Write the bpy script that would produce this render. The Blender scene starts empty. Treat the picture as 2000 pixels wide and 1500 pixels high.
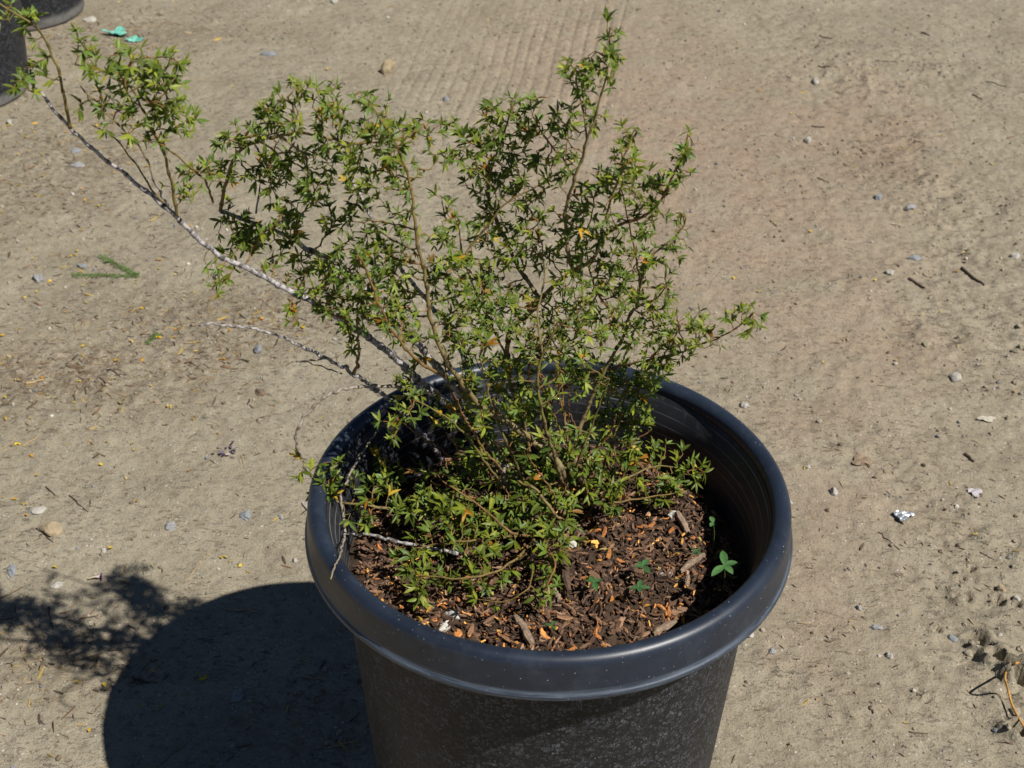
import bpy, math, random
import numpy as np
from mathutils import Vector, Matrix

sc = bpy.context.scene
# ------------------------------------------------------------------ camera
F, PITCH, ROLL, CX, CD, CH = 2800.0, math.radians(34.546), math.radians(0.4), -0.047, 1.399, 1.792
H = 0.674                     # height of the pot's crest
SOIL = 0.554                  # level of the soil in the pot
SHX, SHY = -0.627, 0.399      # shadow displacement per metre of height
fwd = np.array([0, math.cos(PITCH), -math.sin(PITCH)])
r0 = np.array([1.0, 0, 0]); u0 = np.array([0, math.sin(PITCH), math.cos(PITCH)])
rgt = math.cos(ROLL) * r0 + math.sin(ROLL) * u0
upv = -math.sin(ROLL) * r0 + math.cos(ROLL) * u0
CAM = np.array([CX, -CD, CH])
cam_d = bpy.data.cameras.new("camera"); cam = bpy.data.objects.new("camera", cam_d)
sc.collection.objects.link(cam); sc.camera = cam
cam.matrix_world = Matrix(((rgt[0], upv[0], -fwd[0], CAM[0]), (rgt[1], upv[1], -fwd[1], CAM[1]),
                           (rgt[2], upv[2], -fwd[2], CAM[2]), (0, 0, 0, 1)))
cam_d.sensor_width = 36; cam_d.lens = F / 2000 * 36
cam_d.clip_start = 0.05; cam_d.clip_end = 500
cam_d.dof.use_dof = True; cam_d.dof.focus_distance = 1.98; cam_d.dof.aperture_fstop = 11
# ------------------------------------------------------------------ light
el = math.atan2(1, math.hypot(SHX, SHY)); az = math.atan2(-SHX, -SHY)
w = bpy.data.worlds.new("World"); sc.world = w; w.use_nodes = True
nt = w.node_tree; bg = nt.nodes["Background"]
sky = nt.nodes.new("ShaderNodeTexSky"); sky.sky_type = 'NISHITA'; sky.sun_disc = False
sky.sun_elevation = el; sky.sun_rotation = az; sky.air_density = 0.5; sky.dust_density = 0.0; sky.ozone_density = 1.5
nt.links.new(sky.outputs[0], bg.inputs[0]); bg.inputs[1].default_value = 0.05
sd = bpy.data.lights.new("sun", 'SUN'); sd.energy = 5.0; sd.angle = math.radians(0.53); sd.color = (1, 0.955, 0.89)
so = bpy.data.objects.new("sun", sd); sc.collection.objects.link(so)
so.location = (3, -2, 5)
so.rotation_euler = Vector((-SHX, -SHY, 1)).to_track_quat('Z', 'Y').to_euler()
sc.view_settings.view_transform = 'Standard'; sc.view_settings.look = 'None'
sc.view_settings.gamma = 1; sc.view_settings.exposure = 0.26
sc.render.engine = 'CYCLES'

rng = np.random.default_rng(7); random.seed(7)
COL = sc.collection

# ------------------------------------------------------------------ pixel -> world (photo pixels, 2000 x 1500)
def ray(px, py):
    d = fwd + rgt * (px - 1000) / F - upv * (py - 750) / F
    return d
def at_z(px, py, z):
    d = ray(px, py); return CAM + d * (z - CAM[2]) / d[2]
def at_y(px, py, Y):
    d = ray(px, py); return CAM + d * (Y - CAM[1]) / d[1]

# ------------------------------------------------------------------ noise for terrain
LAT = {}
def vnoise(x, y, scale, seed):
    if seed not in LAT: LAT[seed] = np.random.default_rng(seed).random((256, 256))
    g = LAT[seed]
    u = x / scale + 71.3; v = y / scale + 37.7
    i = np.floor(u).astype(int); j = np.floor(v).astype(int)
    a = u - i; b = v - j
    a = a * a * a * (a * (a * 6 - 15) + 10); b = b * b * b * (b * (b * 6 - 15) + 10)
    i &= 255; j &= 255; i1 = (i + 1) & 255; j1 = (j + 1) & 255
    return (g[i, j] * (1 - a) * (1 - b) + g[i1, j] * a * (1 - b) + g[i, j1] * (1 - a) * b + g[i1, j1] * a * b) * 2 - 1
def fbm(x, y, scale, seed, n=4):
    t = 0; amp = 1.0
    for k in range(n):
        c, s = math.cos(k * 1.1 + .4), math.sin(k * 1.1 + .4)
        t = t + amp * vnoise(c * x - s * y, s * x + c * y, scale / 2.03 ** k, seed + k); amp *= .55
    return t
def sstep(a, b, x):
    t = np.clip((x - a) / (b - a), 0, 1); return t * t * (3 - 2 * t)

# ------------------------------------------------------------------ materials
def new_mat(name):
    m = bpy.data.materials.new(name); m.use_nodes = True
    n = m.node_tree.nodes; l = m.node_tree.links
    return m, n, l, n["Principled BSDF"]
def N(n, kind, **kw):
    x = n.new("ShaderNode" + kind)
    for k, v in kw.items():
        if k in x.inputs: x.inputs[k].default_value = v
        else: setattr(x, k, v)
    return x
def ramp(n, l, src, stops, interp='LINEAR'):
    r = n.new("ShaderNodeValToRGB"); r.color_ramp.interpolation = interp
    e = r.color_ramp.elements
    while len(e) < len(stops): e.new(0.5)
    for k, (p, c) in enumerate(stops):
        e[k].position = p; e[k].color = (c, c, c, 1) if isinstance(c, (int, float)) else (*c, 1)
    l.new(src, r.inputs[0]); return r.outputs[0]
def mix(n, l, fac, a, b, mode='MIX'):
    m = n.new("ShaderNodeMix"); m.data_type = 'RGBA'; m.blend_type = mode
    for k, v in ((0, fac), (6, a), (7, b)):
        s = m.inputs[k]
        if hasattr(v, "links"): l.new(v, s)
        elif isinstance(v, (int, float)): s.default_value = v if k == 0 else (v, v, v, 1)
        else: s.default_value = (*v, 1)
    return m.outputs[2]
def math_(n, l, op, a, b=0.0):
    m = n.new("ShaderNodeMath"); m.operation = op
    for s, v in ((m.inputs[0], a), (m.inputs[1], b)):
        if hasattr(v, "links"): l.new(v, s)
        else: s.default_value = v
    return m.outputs[0]
def noise(n, l, vec, scale, detail=4, rough=.55, dist=0):
    t = N(n, "TexNoise", Scale=scale, Detail=detail, Roughness=rough, Distortion=dist)
    l.new(vec, t.inputs["Vector"]); return t.outputs[0]
def bump(n, l, bsdf, h, strength, dist, prev=None):
    b = N(n, "Bump", Strength=strength, Distance=dist); l.new(h, b.inputs["Height"])
    if prev is not None: l.new(prev, b.inputs["Normal"])
    l.new(b.outputs[0], bsdf.inputs["Normal"]); return b.outputs[0]

def mat_ground():
    m, n, l, p = new_mat("dirt")
    geo = N(n, "NewGeometry").outputs["Position"]
    at = N(n, "Attribute", attribute_name="mask"); sep = N(n, "SeparateColor"); l.new(at.outputs["Color"], sep.inputs[0])
    pink, deb, rough = sep.outputs[0], sep.outputs[1], sep.outputs[2]
    big = noise(n, l, geo, 5, 6, .6)
    c = mix(n, l, ramp(n, l, big, [(.3, 0), (.7, 1)]), (.240, .209, .149), (.325, .289, .214))
    pk = math_(n, l, 'MULTIPLY', pink, ramp(n, l, noise(n, l, geo, 7, 5, .65), [(.36, .25), (.56, 1)]))
    c = mix(n, l, pk, c, (.305, .232, .166))
    mid = noise(n, l, geo, 38, 6, .68)
    c = mix(n, l, ramp(n, l, mid, [(.33, .42), (.5, 0)]), c, (.132, .105, .070))
    db = math_(n, l, 'MULTIPLY', deb, ramp(n, l, noise(n, l, geo, 45, 5, .7), [(.42, 0), (.58, 1)]))
    c = mix(n, l, db, c, (.125, .085, .052))
    mp = N(n, "Mapping"); mp.inputs["Rotation"].default_value = (0, 0, .25); mp.inputs["Scale"].default_value = (52, 105, 60); l.new(geo, mp.inputs[0])
    st = noise(n, l, mp.outputs[0], 1, 5, .7, .6)
    sm_ = ramp(n, l, noise(n, l, geo, 4.5, 4, .65), [(.40, .1), (.62, 1)])
    sm_ = math_(n, l, 'MAXIMUM', math_(n, l, 'MULTIPLY', sm_, .75), rough)
    stk = math_(n, l, 'MULTIPLY', ramp(n, l, st, [(.575, 0), (.64, 1)]), sm_)
    c = mix(n, l, math_(n, l, 'MULTIPLY', stk, .62), c, (.095, .078, .052))
    pk2 = noise(n, l, geo, 95, 4, .7)
    c = mix(n, l, math_(n, l, 'MULTIPLY', ramp(n, l, pk2, [(.62, 0), (.70, 1)]), math_(n, l, 'ADD', math_(n, l, 'MULTIPLY', sm_, .55), .07)), c, (.085, .068, .046))
    fine = noise(n, l, geo, 260, 3, .7)
    c = mix(n, l, ramp(n, l, fine, [(.30, .75), (.45, 0)]), c, (.10, .080, .055))
    c = mix(n, l, ramp(n, l, fine, [(.60, 0), (.75, .6)]), c, (.42, .37, .29))
    vo = N(n, "TexVoronoi", Scale=150.0); l.new(geo, vo.inputs["Vector"])
    sv = N(n, "SeparateColor"); l.new(vo.outputs["Color"], sv.inputs[0])
    grain = math_(n, l, 'MULTIPLY', ramp(n, l, vo.outputs["Distance"], [(.25, 1), (.42, 0)]), ramp(n, l, sv.outputs[0], [(.80, 0), (.83, 1)]))
    gcol = ramp(n, l, sv.outputs[1], [(0, (.45, .41, .34)), (.45, (.32, .30, .27)), (.6, (.10, .085, .07)), (1, (.62, .58, .5))])
    c = mix(n, l, math_(n, l, 'MULTIPLY', grain, .65), c, gcol)
    l.new(c, p.inputs["Base Color"]); p.inputs["Roughness"].default_value = .95; p.inputs["Specular IOR Level"].default_value = .15
    b = bump(n, l, p, mid, .35, .010)
    b = bump(n, l, p, math_(n, l, 'SUBTRACT', 1.0, stk), .8, .004, b)
    b = bump(n, l, p, math_(n, l, 'SUBTRACT', 1.0, pk2), .5, .006, b)
    b = bump(n, l, p, fine, .6, .003, b)
    b = bump(n, l, p, grain, .5, .002, b)
    return m

def mat_simple(name, col, rough=.8, var=.35, scale=60, spec=.3, bumps=.3, col2=None):
    m, n, l, p = new_mat(name)
    tc = N(n, "TexCoord").outputs["Object"]
    f = noise(n, l, tc, scale, 5, .65)
    c2 = col2 or tuple(x * (1 - var) for x in col)
    c1 = tuple(min(1, x * (1 + var * .6)) for x in col)
    l.new(mix(n, l, ramp(n, l, f, [(.3, 0), (.68, 1)]), c2, c1), p.inputs["Base Color"])
    p.inputs["Roughness"].default_value = rough; p.inputs["Specular IOR Level"].default_value = spec
    if bumps: bump(n, l, p, f, bumps, .002)
    return m

def mat_attr(name, rough=.8, spec=.3, trans=0.0, scale=400, var=.35, bumps=.0):
    """colour from the mesh's own per-piece colour attribute, broken by noise"""
    m, n, l, p = new_mat(name)
    a = N(n, "Attribute", attribute_name="tint").outputs["Color"]
    geo = N(n, "NewGeometry").outputs["Position"]
    f = noise(n, l, geo, scale, 4, .6)
    c = mix(n, l, 1.0, a, ramp(n, l, f, [(.25, 1 - var), (.7, 1 + var * .5)]), 'MULTIPLY')
    l.new(c, p.inputs["Base Color"]); p.inputs["Roughness"].default_value = rough; p.inputs["Specular IOR Level"].default_value = spec
    if bumps: bump(n, l, p, f, bumps, .0015)
    if trans:
        t = N(n, "BsdfTranslucent"); l.new(mix(n, l, 1.0, c, (1.25, 1.25, .55), 'MULTIPLY'), t.inputs[0])
        mx = N(n, "MixShader"); mx.inputs[0].default_value = trans
        l.new(p.outputs[0], mx.inputs[1]); l.new(t.outputs[0], mx.inputs[2])
        l.new(mx.outputs[0], n["Material Output"].inputs[0])
    return m

def mat_bark():
    m, n, l, p = new_mat("bark")
    a = N(n, "Attribute", attribute_name="tint"); geo = N(n, "NewGeometry").outputs["Position"]
    s = N(n, "SeparateColor"); l.new(a.outputs["Color"], s.inputs[0])        # R age, G band, B random
    f = noise(n, l, geo, 320, 5, .7)
    young = mix(n, l, s.outputs[2], (.165, .135, .036), (.25, .115, .040))
    mid = mix(n, l, ramp(n, l, f, [(.3, 0), (.7, 1)]), (.175, .130, .058), (.27, .210, .110))
    f2 = noise(n, l, geo, 170, 5, .7)
    old = mix(n, l, ramp(n, l, f2, [(.40, 0), (.54, 1)]), (.095, .085, .080), (.43, .40, .40))
    c = mix(n, l, ramp(n, l, s.outputs[0], [(.15, 0), (.45, 1)]), young, mid)
    c = mix(n, l, ramp(n, l, s.outputs[0], [(.55, 0), (.85, 1)]), c, old)
    c = mix(n, l, math_(n, l, 'MULTIPLY', s.outputs[1], .9), c, (.030, .022, .018))
    l.new(c, p.inputs["Base Color"]); p.inputs["Roughness"].default_value = .7; p.inputs["Specular IOR Level"].default_value = .3
    bump(n, l, p, f, .4, .001)
    return m

def mat_pot(kind):
    m, n, l, p = new_mat("black_plastic_" + kind)
    geo = N(n, "NewGeometry").outputs["Position"]
    tc = N(n, "TexCoord").outputs["Object"]
    sm = noise(n, l, tc, 9, 5, .6)
    if kind == 'rim':
        c = mix(n, l, ramp(n, l, sm, [(.3, 0), (.7, 1)]), (.009, .013, .023), (.020, .029, .048))
        vo = N(n, "TexVoronoi", Scale=170.0); l.new(tc, vo.inputs["Vector"])
        sv = N(n, "SeparateColor"); l.new(vo.outputs["Color"], sv.inputs[0])
        sp = math_(n, l, 'MULTIPLY', ramp(n, l, vo.outputs["Distance"], [(.05, .8), (.14, 0)]), ramp(n, l, sv.outputs[0], [(.5, 0), (1.0, .9)]))
        dst = noise(n, l, tc, 26, 6, .7)
        c = mix(n, l, ramp(n, l, dst, [(.5, 0), (.72, .16)]), c, (.10, .12, .15))
        c = mix(n, l, sp, c, (.55, .58, .65))
        # streaky blue-grey band along the lower flange, paler than the rest
        sz = N(n, "SeparateXYZ"); l.new(tc, sz.inputs[0])
        band = ramp(n, l, sz.outputs[2], [(.612, 1), (.6285, 1), (.633, 0)])
        stretch = N(n, "Mapping"); stretch.inputs["Scale"].default_value = (6, 6, 160); l.new(tc, stretch.inputs[0])
        sn = noise(n, l, stretch.outputs[0], 3, 4, .6)
        c = mix(n, l, math_(n, l, 'MULTIPLY', band, ramp(n, l, sn, [(.42, .1), (.62, .65)])), c, (.11, .135, .17))
        p.inputs["Roughness"].default_value = .40; p.inputs["Specular IOR Level"].default_value = .5
        fine = noise(n, l, tc, 900, 2, .5)
        b = bump(n, l, p, fine, .12, .0006)
        bump(n, l, p, sn, .08, .001, b)
    elif kind == 'wall':
        c = mix(n, l, ramp(n, l, sm, [(.3, 0), (.7, 1)]), (.010, .0105, .0115), (.018, .0185, .021))
        wob = N(n, "TexNoise", Scale=160.0); l.new(tc, wob.inputs["Vector"])
        vm = N(n, "VectorMath", operation='SCALE'); l.new(wob.outputs["Color"], vm.inputs[0]); vm.inputs["Scale"].default_value = .0026
        va = N(n, "VectorMath", operation='ADD'); l.new(tc, va.inputs[0]); l.new(vm.outputs[0], va.inputs[1])
        rings = None
        for scl, off in ((170.0, 0), (205.0, 3.3)):
            mp = N(n, "Mapping"); mp.inputs["Location"].default_value = (off, off, off); l.new(va.outputs[0], mp.inputs[0])
            vo = N(n, "TexVoronoi", Scale=scl); l.new(mp.outputs[0], vo.inputs["Vector"])
            r = ramp(n, l, vo.outputs["Distance"], [(.26, 0), (.34, 1), (.40, 1), (.48, 0)])
            sv = N(n, "SeparateColor"); l.new(vo.outputs["Color"], sv.inputs[0])
            r = math_(n, l, 'MULTIPLY', r, ramp(n, l, sv.outputs[0], [(.15, 0), (.9, 1)]))
            rings = r if rings is None else math_(n, l, 'MAXIMUM', rings, r)
        rings = math_(n, l, 'MULTIPLY', rings, ramp(n, l, noise(n, l, tc, 60, 4, .6), [(.35, .05), (.65, 1)]))
        c = mix(n, l, math_(n, l, 'MULTIPLY', rings, .85), c, (.165, .178, .21))
        mp = N(n, "Mapping"); mp.inputs["Rotation"].default_value = (.4, .9, .3); mp.inputs["Scale"].default_value = (14, 400, 400); l.new(tc, mp.inputs[0])
        c = mix(n, l, ramp(n, l, noise(n, l, mp.outputs[0], 1, 3, .6), [(.70, 0), (.76, .35)]), c, (.2, .2, .21))
        sz = N(n, "SeparateXYZ"); l.new(tc, sz.inputs[0])
        foot = math_(n, l, 'MULTIPLY', ramp(n, l, sz.outputs[2], [(.030, 1), (.046, 0)]), ramp(n, l, noise(n, l, tc, 30, 4, .6), [(.3, .5), (.6, 1)]))
        c = mix(n, l, foot, c, (.17, .165, .155))
        p.inputs["Roughness"].default_value = .5; p.inputs["Specular IOR Level"].default_value = .22
        b = bump(n, l, p, rings, .7, .0008)
        bump(n, l, p, noise(n, l, tc, 500, 3, .6), .25, .0008, b)
    else:   # inside: moulding lines, scuffs
        c = mix(n, l, ramp(n, l, sm, [(.3, 0), (.7, 1)]), (.016, .017, .020), (.036, .038, .044))
        sz = N(n, "SeparateXYZ"); l.new(tc, sz.inputs[0])
        wv = math_(n, l, 'FRACT', math_(n, l, 'MULTIPLY', sz.outputs[2], 68.0))
        ln = math_(n, l, 'MULTIPLY', ramp(n, l, wv, [(.0, 1), (.11, 0)]), ramp(n, l, noise(n, l, tc, 8, 3, .6), [(.4, .15), (.6, 1)]))
        c = mix(n, l, ln, c, (.26, .27, .30))
        sn = noise(n, l, tc, 70, 6, .7)
        c = mix(n, l, ramp(n, l, sn, [(.56, 0), (.75, .5)]), c, (.13, .13, .135))
        p.inputs["Roughness"].default_value = .5; p.inputs["Specular IOR Level"].default_value = .35
        bump(n, l, p, sn, .2, .001)
    l.new(c, p.inputs["Base Color"])
    return m

# ------------------------------------------------------------------ mesh helpers
class MB:
    def __init__(s): s.v = []; s.f = []; s.c = []; s.n = 0
    def add(s, verts, faces, col=(1, 1, 1)):
        verts = np.asarray(verts, float); k = len(verts)
        s.v.append(verts); s.f += [tuple(i + s.n for i in f) for f in faces]
        col = np.asarray(col, float)
        s.c.append(np.broadcast_to(col, (k, 3)) if col.ndim == 1 else col); s.n += k
    def build(s, name, mat, parent=None, loc=(0, 0, 0), smooth=True):
        me = bpy.data.meshes.new(name)
        v = np.concatenate(s.v) if s.v else np.zeros((0, 3))
        me.from_pydata((v - np.asarray(loc)).tolist(), [], s.f)
        a = me.color_attributes.new("tint", 'FLOAT_COLOR', 'POINT')
        c = np.ones((len(v), 4), np.float32); c[:, :3] = np.concatenate(s.c); a.data.foreach_set("color", c.ravel())
        if smooth: me.polygons.foreach_set("use_smooth", [True] * len(me.polygons))
        me.update()
        for mm in (mat if isinstance(mat, (list, tuple)) else [mat]): me.materials.append(mm)
        o = bpy.data.objects.new(name, me); COL.objects.link(o)
        if parent is not None: o.parent = parent
        else: o.location = loc
        return o
def tag(o, label=None, cat=None, group=None, kind=None):
    if label: o["label"] = label
    if cat: o["category"] = cat
    if group: o["group"] = group
    if kind: o["kind"] = kind
    return o
def empty(name, loc):
    o = bpy.data.objects.new(name, None); COL.objects.link(o); o.location = loc; o.empty_display_size = .05; return o

def tube(mb, pts, rad, sides=6, col=(1, 1, 1), cap=True):
    pts = np.asarray(pts, float); n = len(pts)
    rad = np.broadcast_to(np.asarray(rad, float), (n,))
    tan = np.gradient(pts, axis=0); tan /= np.linalg.norm(tan, axis=1)[:, None] + 1e-12
    ref = np.array([0, 0, 1.0]) if abs(tan[0][2]) < .9 else np.array([1.0, 0, 0])
    u = np.cross(tan[0], ref); u /= np.linalg.norm(u)
    a = np.arange(sides) * 2 * math.pi / sides
    V = []; C = []
    col = np.asarray(col, float)
    for i in range(n):
        u = u - tan[i] * (u @ tan[i]); u /= np.linalg.norm(u) + 1e-12
        w_ = np.cross(tan[i], u)
        V.append(pts[i] + rad[i] * (np.cos(a)[:, None] * u + np.sin(a)[:, None] * w_))
        C.append(np.broadcast_to(col[i] if col.ndim == 2 else col, (sides, 3)))
    V.append(pts[:1]); V.append(pts[-1:] + tan[-1:] * rad[-1] * .8)
    C.append(col[:1] if col.ndim == 2 else col[None]); C.append(col[-1:] if col.ndim == 2 else col[None])
    f = []
    for i in range(n - 1):
        for k in range(sides):
            k2 = (k + 1) % sides
            f.append((i * sides + k, i * sides + k2, (i + 1) * sides + k2, (i + 1) * sides + k))
    b = n * sides
    if cap:
        for k in range(sides):
            k2 = (k + 1) % sides
            f.append((b, k2, k)); f.append((b + 1, (n - 1) * sides + k, (n - 1) * sides + k2))
    mb.add(np.concatenate(V), f, np.concatenate(C))

def smooth_path(P, step):
    """Catmull-Rom through P (n,k), resampled about every step (first three columns are metres)"""
    P = np.asarray(P, float)
    if len(P) == 2: P = np.array([P[0], (P[0] + P[1]) / 2, P[1]])
    Q = np.vstack([2 * P[0] - P[1], P, 2 * P[-1] - P[-2]])
    out = []
    for i in range(1, len(Q) - 2):
        m_ = max(2, int(np.linalg.norm(Q[i + 1][:3] - Q[i][:3]) / step) + 1)
        for t in np.linspace(0, 1, m_, endpoint=False):
            out.append(.5 * (2 * Q[i] + (Q[i + 1] - Q[i - 1]) * t + (2 * Q[i - 1] - 5 * Q[i] + 4 * Q[i + 1] - Q[i + 2]) * t * t
                             + (3 * Q[i] - Q[i - 1] - 3 * Q[i + 1] + Q[i + 2]) * t ** 3))
    out.append(Q[-2]); return np.array(out)

PH = (1 + 5 ** .5) / 2
ICO_V = np.array([(-1, PH, 0), (1, PH, 0), (-1, -PH, 0), (1, -PH, 0), (0, -1, PH), (0, 1, PH), (0, -1, -PH), (0, 1, -PH),
                  (PH, 0, -1), (PH, 0, 1), (-PH, 0, -1), (-PH, 0, 1)]) / math.hypot(1, PH)
ICO_F = [(0, 11, 5), (0, 5, 1), (0, 1, 7), (0, 7, 10), (0, 10, 11), (1, 5, 9), (5, 11, 4), (11, 10, 2), (10, 7, 6), (7, 1, 8),
         (3, 9, 4), (3, 4, 2), (3, 2, 6), (3, 6, 8), (3, 8, 9), (4, 9, 5), (2, 4, 11), (6, 2, 10), (8, 6, 7), (9, 8, 1)]
def subdiv(V, Fs):
    V = list(map(tuple, V)); cache = {}; out = []
    def mid(a, b):
        k = (min(a, b), max(a, b))
        if k not in cache:
            m_ = (np.array(V[a]) + np.array(V[b])); m_ /= np.linalg.norm(m_); V.append(tuple(m_)); cache[k] = len(V) - 1
        return cache[k]
    for a, b, c in Fs:
        x, y, z = mid(a, b), mid(b, c), mid(c, a)
        out += [(a, x, z), (b, y, x), (c, z, y), (x, y, z)]
    return np.array(V), out
S1V, S1F = subdiv(ICO_V, ICO_F); S2V, S2F = subdiv(S1V, S1F)
def rotz(a): c, s = math.cos(a), math.sin(a); return np.array([[c, -s, 0], [s, c, 0], [0, 0, 1]])
def rand_rot():
    q = rng.normal(size=4); q /= np.linalg.norm(q); w_, x, y, z = q
    return np.array([[1 - 2 * (y * y + z * z), 2 * (x * y - z * w_), 2 * (x * z + y * w_)],
                     [2 * (x * y + z * w_), 1 - 2 * (x * x + z * z), 2 * (y * z - x * w_)],
                     [2 * (x * z - y * w_), 2 * (y * z + x * w_), 1 - 2 * (x * x + y * y)]])
def rock_verts(size, rz, jag=.25, seed=0):
    g = np.random.default_rng(seed); V = S2V.copy()
    for k in range(7):                       # random flat facets, the broken faces of a stone
        d = g.normal(size=3); d /= np.linalg.norm(d); c = .62 + .3 * g.random()
        over = np.maximum(V @ d - c, 0); V = V - over[:, None] * d
    for k in range(4):
        d = g.normal(size=3) * 3; V = V * (1 + jag * .30 * np.sin(V @ d + g.random() * 6))[:, None]
    return (V * np.asarray(size)) @ rotz(rz).T

# ------------------------------------------------------------------ the ground
def gp0(px, py): return at_z(px, py, 0.0)
TA, TB = gp0(1040, 10), gp0(965, 230)
TD = (TB - TA)[:2]; TD /= np.linalg.norm(TD); TNn = np.array([-TD[1], TD[0]])
PITS = [(1905, 1245, .014, .020), (1925, 1258, .016, .022), (1945, 1285, .016, .028), (1960, 1300, .018, .03), (1975, 1310, .016, .028), (1998, 1328, .02, .03),
        (1975, 1428, .013, .022), (1990, 1434, .014, .022), (1885, 1160, .016, .014), (1897, 1105, .010, .014), (1876, 1128, .009, .012),
        (1870, 1162, .010, .014), (1955, 1172, .010, .014), (1983, 1180, .010, .014), (1830, 1228, .008, .010), (1795, 1355, .008, .010), (1810, 1368, .008, .008)]
PITW = [(gp0(a, b)[:2], r * .8, d * 1.15) for a, b, r, d in PITS]
def height(x, y, full=True):
    h = .007 * fbm(x, y, 1.1, 11, 3) + .0035 * fbm(x, y, .22, 21, 3)
    rgh = rough_mask(x, y)
    h = h + (.0018 + .0055 * rgh) * fbm(x, y, .06, 31, 3)
    f2 = fbm(x, y, .026, 41, 2)
    h = h + rgh * .005 * np.maximum(f2, 0) + .0015 * f2
    if full: h = h + (.0010 + .0018 * rgh) * vnoise(x, y, .011, 51)
    # tyre ribs
    u = (x - TA[0]) * TNn[0] + (y - TA[1]) * TNn[1]
    v = (x - TA[0]) * TD[0] + (y - TA[1]) * TD[1]
    wob = u + .004 * vnoise(x, y, .4, 61)
    tm = sstep(-.42, -.34, wob) * (1 - sstep(.30, .42, wob)) * (1 - sstep(.7, 1.6, v)) * (.35 + .65 * sstep(-.3, .4, fbm(x, y, .35, 71, 2)))
    rib = np.cos(wob * 2 * math.pi / .042 + 1.2 * np.sin(wob * 23))
    h = h - tm * .0038 * sstep(.45, .95, rib)
    for (c, r, d) in PITW:
        dd = np.hypot(x - c[0], y - c[1]) + .75 * r * fbm(x, y, .022, 81, 2)
        h = h - d * (1 - sstep(r * .55, r * 1.15, dd)) + .35 * d * np.exp(-((dd - 1.7 * r) / (.6 * r)) ** 2)
    q0, q1 = gp0(1440, -20), gp0(1960, 560); dd_ = (q1 - q0)[:2]; dd_ /= np.linalg.norm(dd_)
    v2 = (x - q0[0]) * dd_[0] + (y - q0[1]) * dd_[1]; u2 = -(x - q0[0]) * dd_[1] + (y - q0[1]) * dd_[0]
    tm2 = np.exp(-(u2 / .17) ** 4) * sstep(-.35, .45, fbm(x, y, .28, 141, 3))
    h = h - tm2 * (.004 + .004 * sstep(.1, .6, np.cos(v2 * 2 * math.pi / .075 + 5 * np.abs(u2) / .1)) * (.6 + .4 * vnoise(x, y, .03, 151)))
    # level stand under the pots
    for (cx_, cy_) in STANDS:
        k = 1 - sstep(.24, .42, np.hypot(x - cx_, y - cy_)); h = h * (1 - k)
    return h
STANDS = [(0, 0), tuple(gp0(-86, 176)[:2]), tuple(gp0(38, 22)[:2])]
def pix(x, y):
    zc = (y + CD) * fwd[1] + (0 - CH) * fwd[2]
    vx = x - CX
    return (1000 + F * (vx * rgt[0] + (y + CD) * rgt[1] - CH * rgt[2]) / zc, 750 - F * (vx * upv[0] + (y + CD) * upv[1] - CH * upv[2]) / zc)
def region(x, y, blobs):
    t = 0
    for (px, py, rx, ry, a) in blobs:
        c = gp0(px, py); sx_ = abs(gp0(px + rx, py)[0] - c[0]); sy_ = abs(gp0(px, py - ry)[1] - gp0(px, py + ry)[1]) / 2
        t = t + a * np.exp(-((x - c[0]) / sx_) ** 2 - ((y - c[1]) / sy_) ** 2)
    return np.clip(t, 0, 1)
ROUGH = [(1560, 70, 80, 50, .35), (1650, 160, 80, 60, .4), (1730, 270, 80, 60, .45), (1810, 380, 80, 60, .45), (1890, 470, 80, 60, .5), (1640, 720, 120, 60, .3), (1700, 860, 90, 50, .4), (1800, 560, 170, 120, .8), (1960, 650, 120, 160, .8), (1850, 350, 160, 120, .45), (1950, 1150, 150, 120, .9), (1800, 150, 200, 70, .4),
         (1950, 1320, 90, 90, .8), (1820, 1060, 130, 160, .3), (120, 760, 200, 70, .6), (1700, 1380, 160, 100, .2), (330, 610, 150, 60, .4), (150, 1250, 200, 70, .6), (100, 330, 180, 120, .35)]
DEBRIS = [(130, 740, 240, 70, .8), (400, 690, 80, 40, .5), (560, 620, 120, 60, .6), (130, 320, 180, 140, .5), (250, 60, 200, 50, .5), (330, 600, 180, 50, .5),
          (90, 1280, 220, 60, .55), (1720, 270, 90, 60, .2), (650, 1400, 250, 120, .35), (1700, 330, 120, 70, .25)]
PINK = [(1150, 60, 350, 120, .5), (1480, 480, 330, 260, .8), (1250, 250, 300, 160, .7), (1720, 240, 170, 110, .8), (1650, 950, 200, 200, .5), (1600, 1250, 170, 200, .5), (60, 700, 200, 60, .3), (1750, 680, 150, 100, .35)]
def rough_mask(x, y):
    return np.clip(region(x, y, ROUGH) * (.45 + .75 * sstep(-.5, .5, fbm(x, y, .16, 91, 3))), 0, 1)
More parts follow.
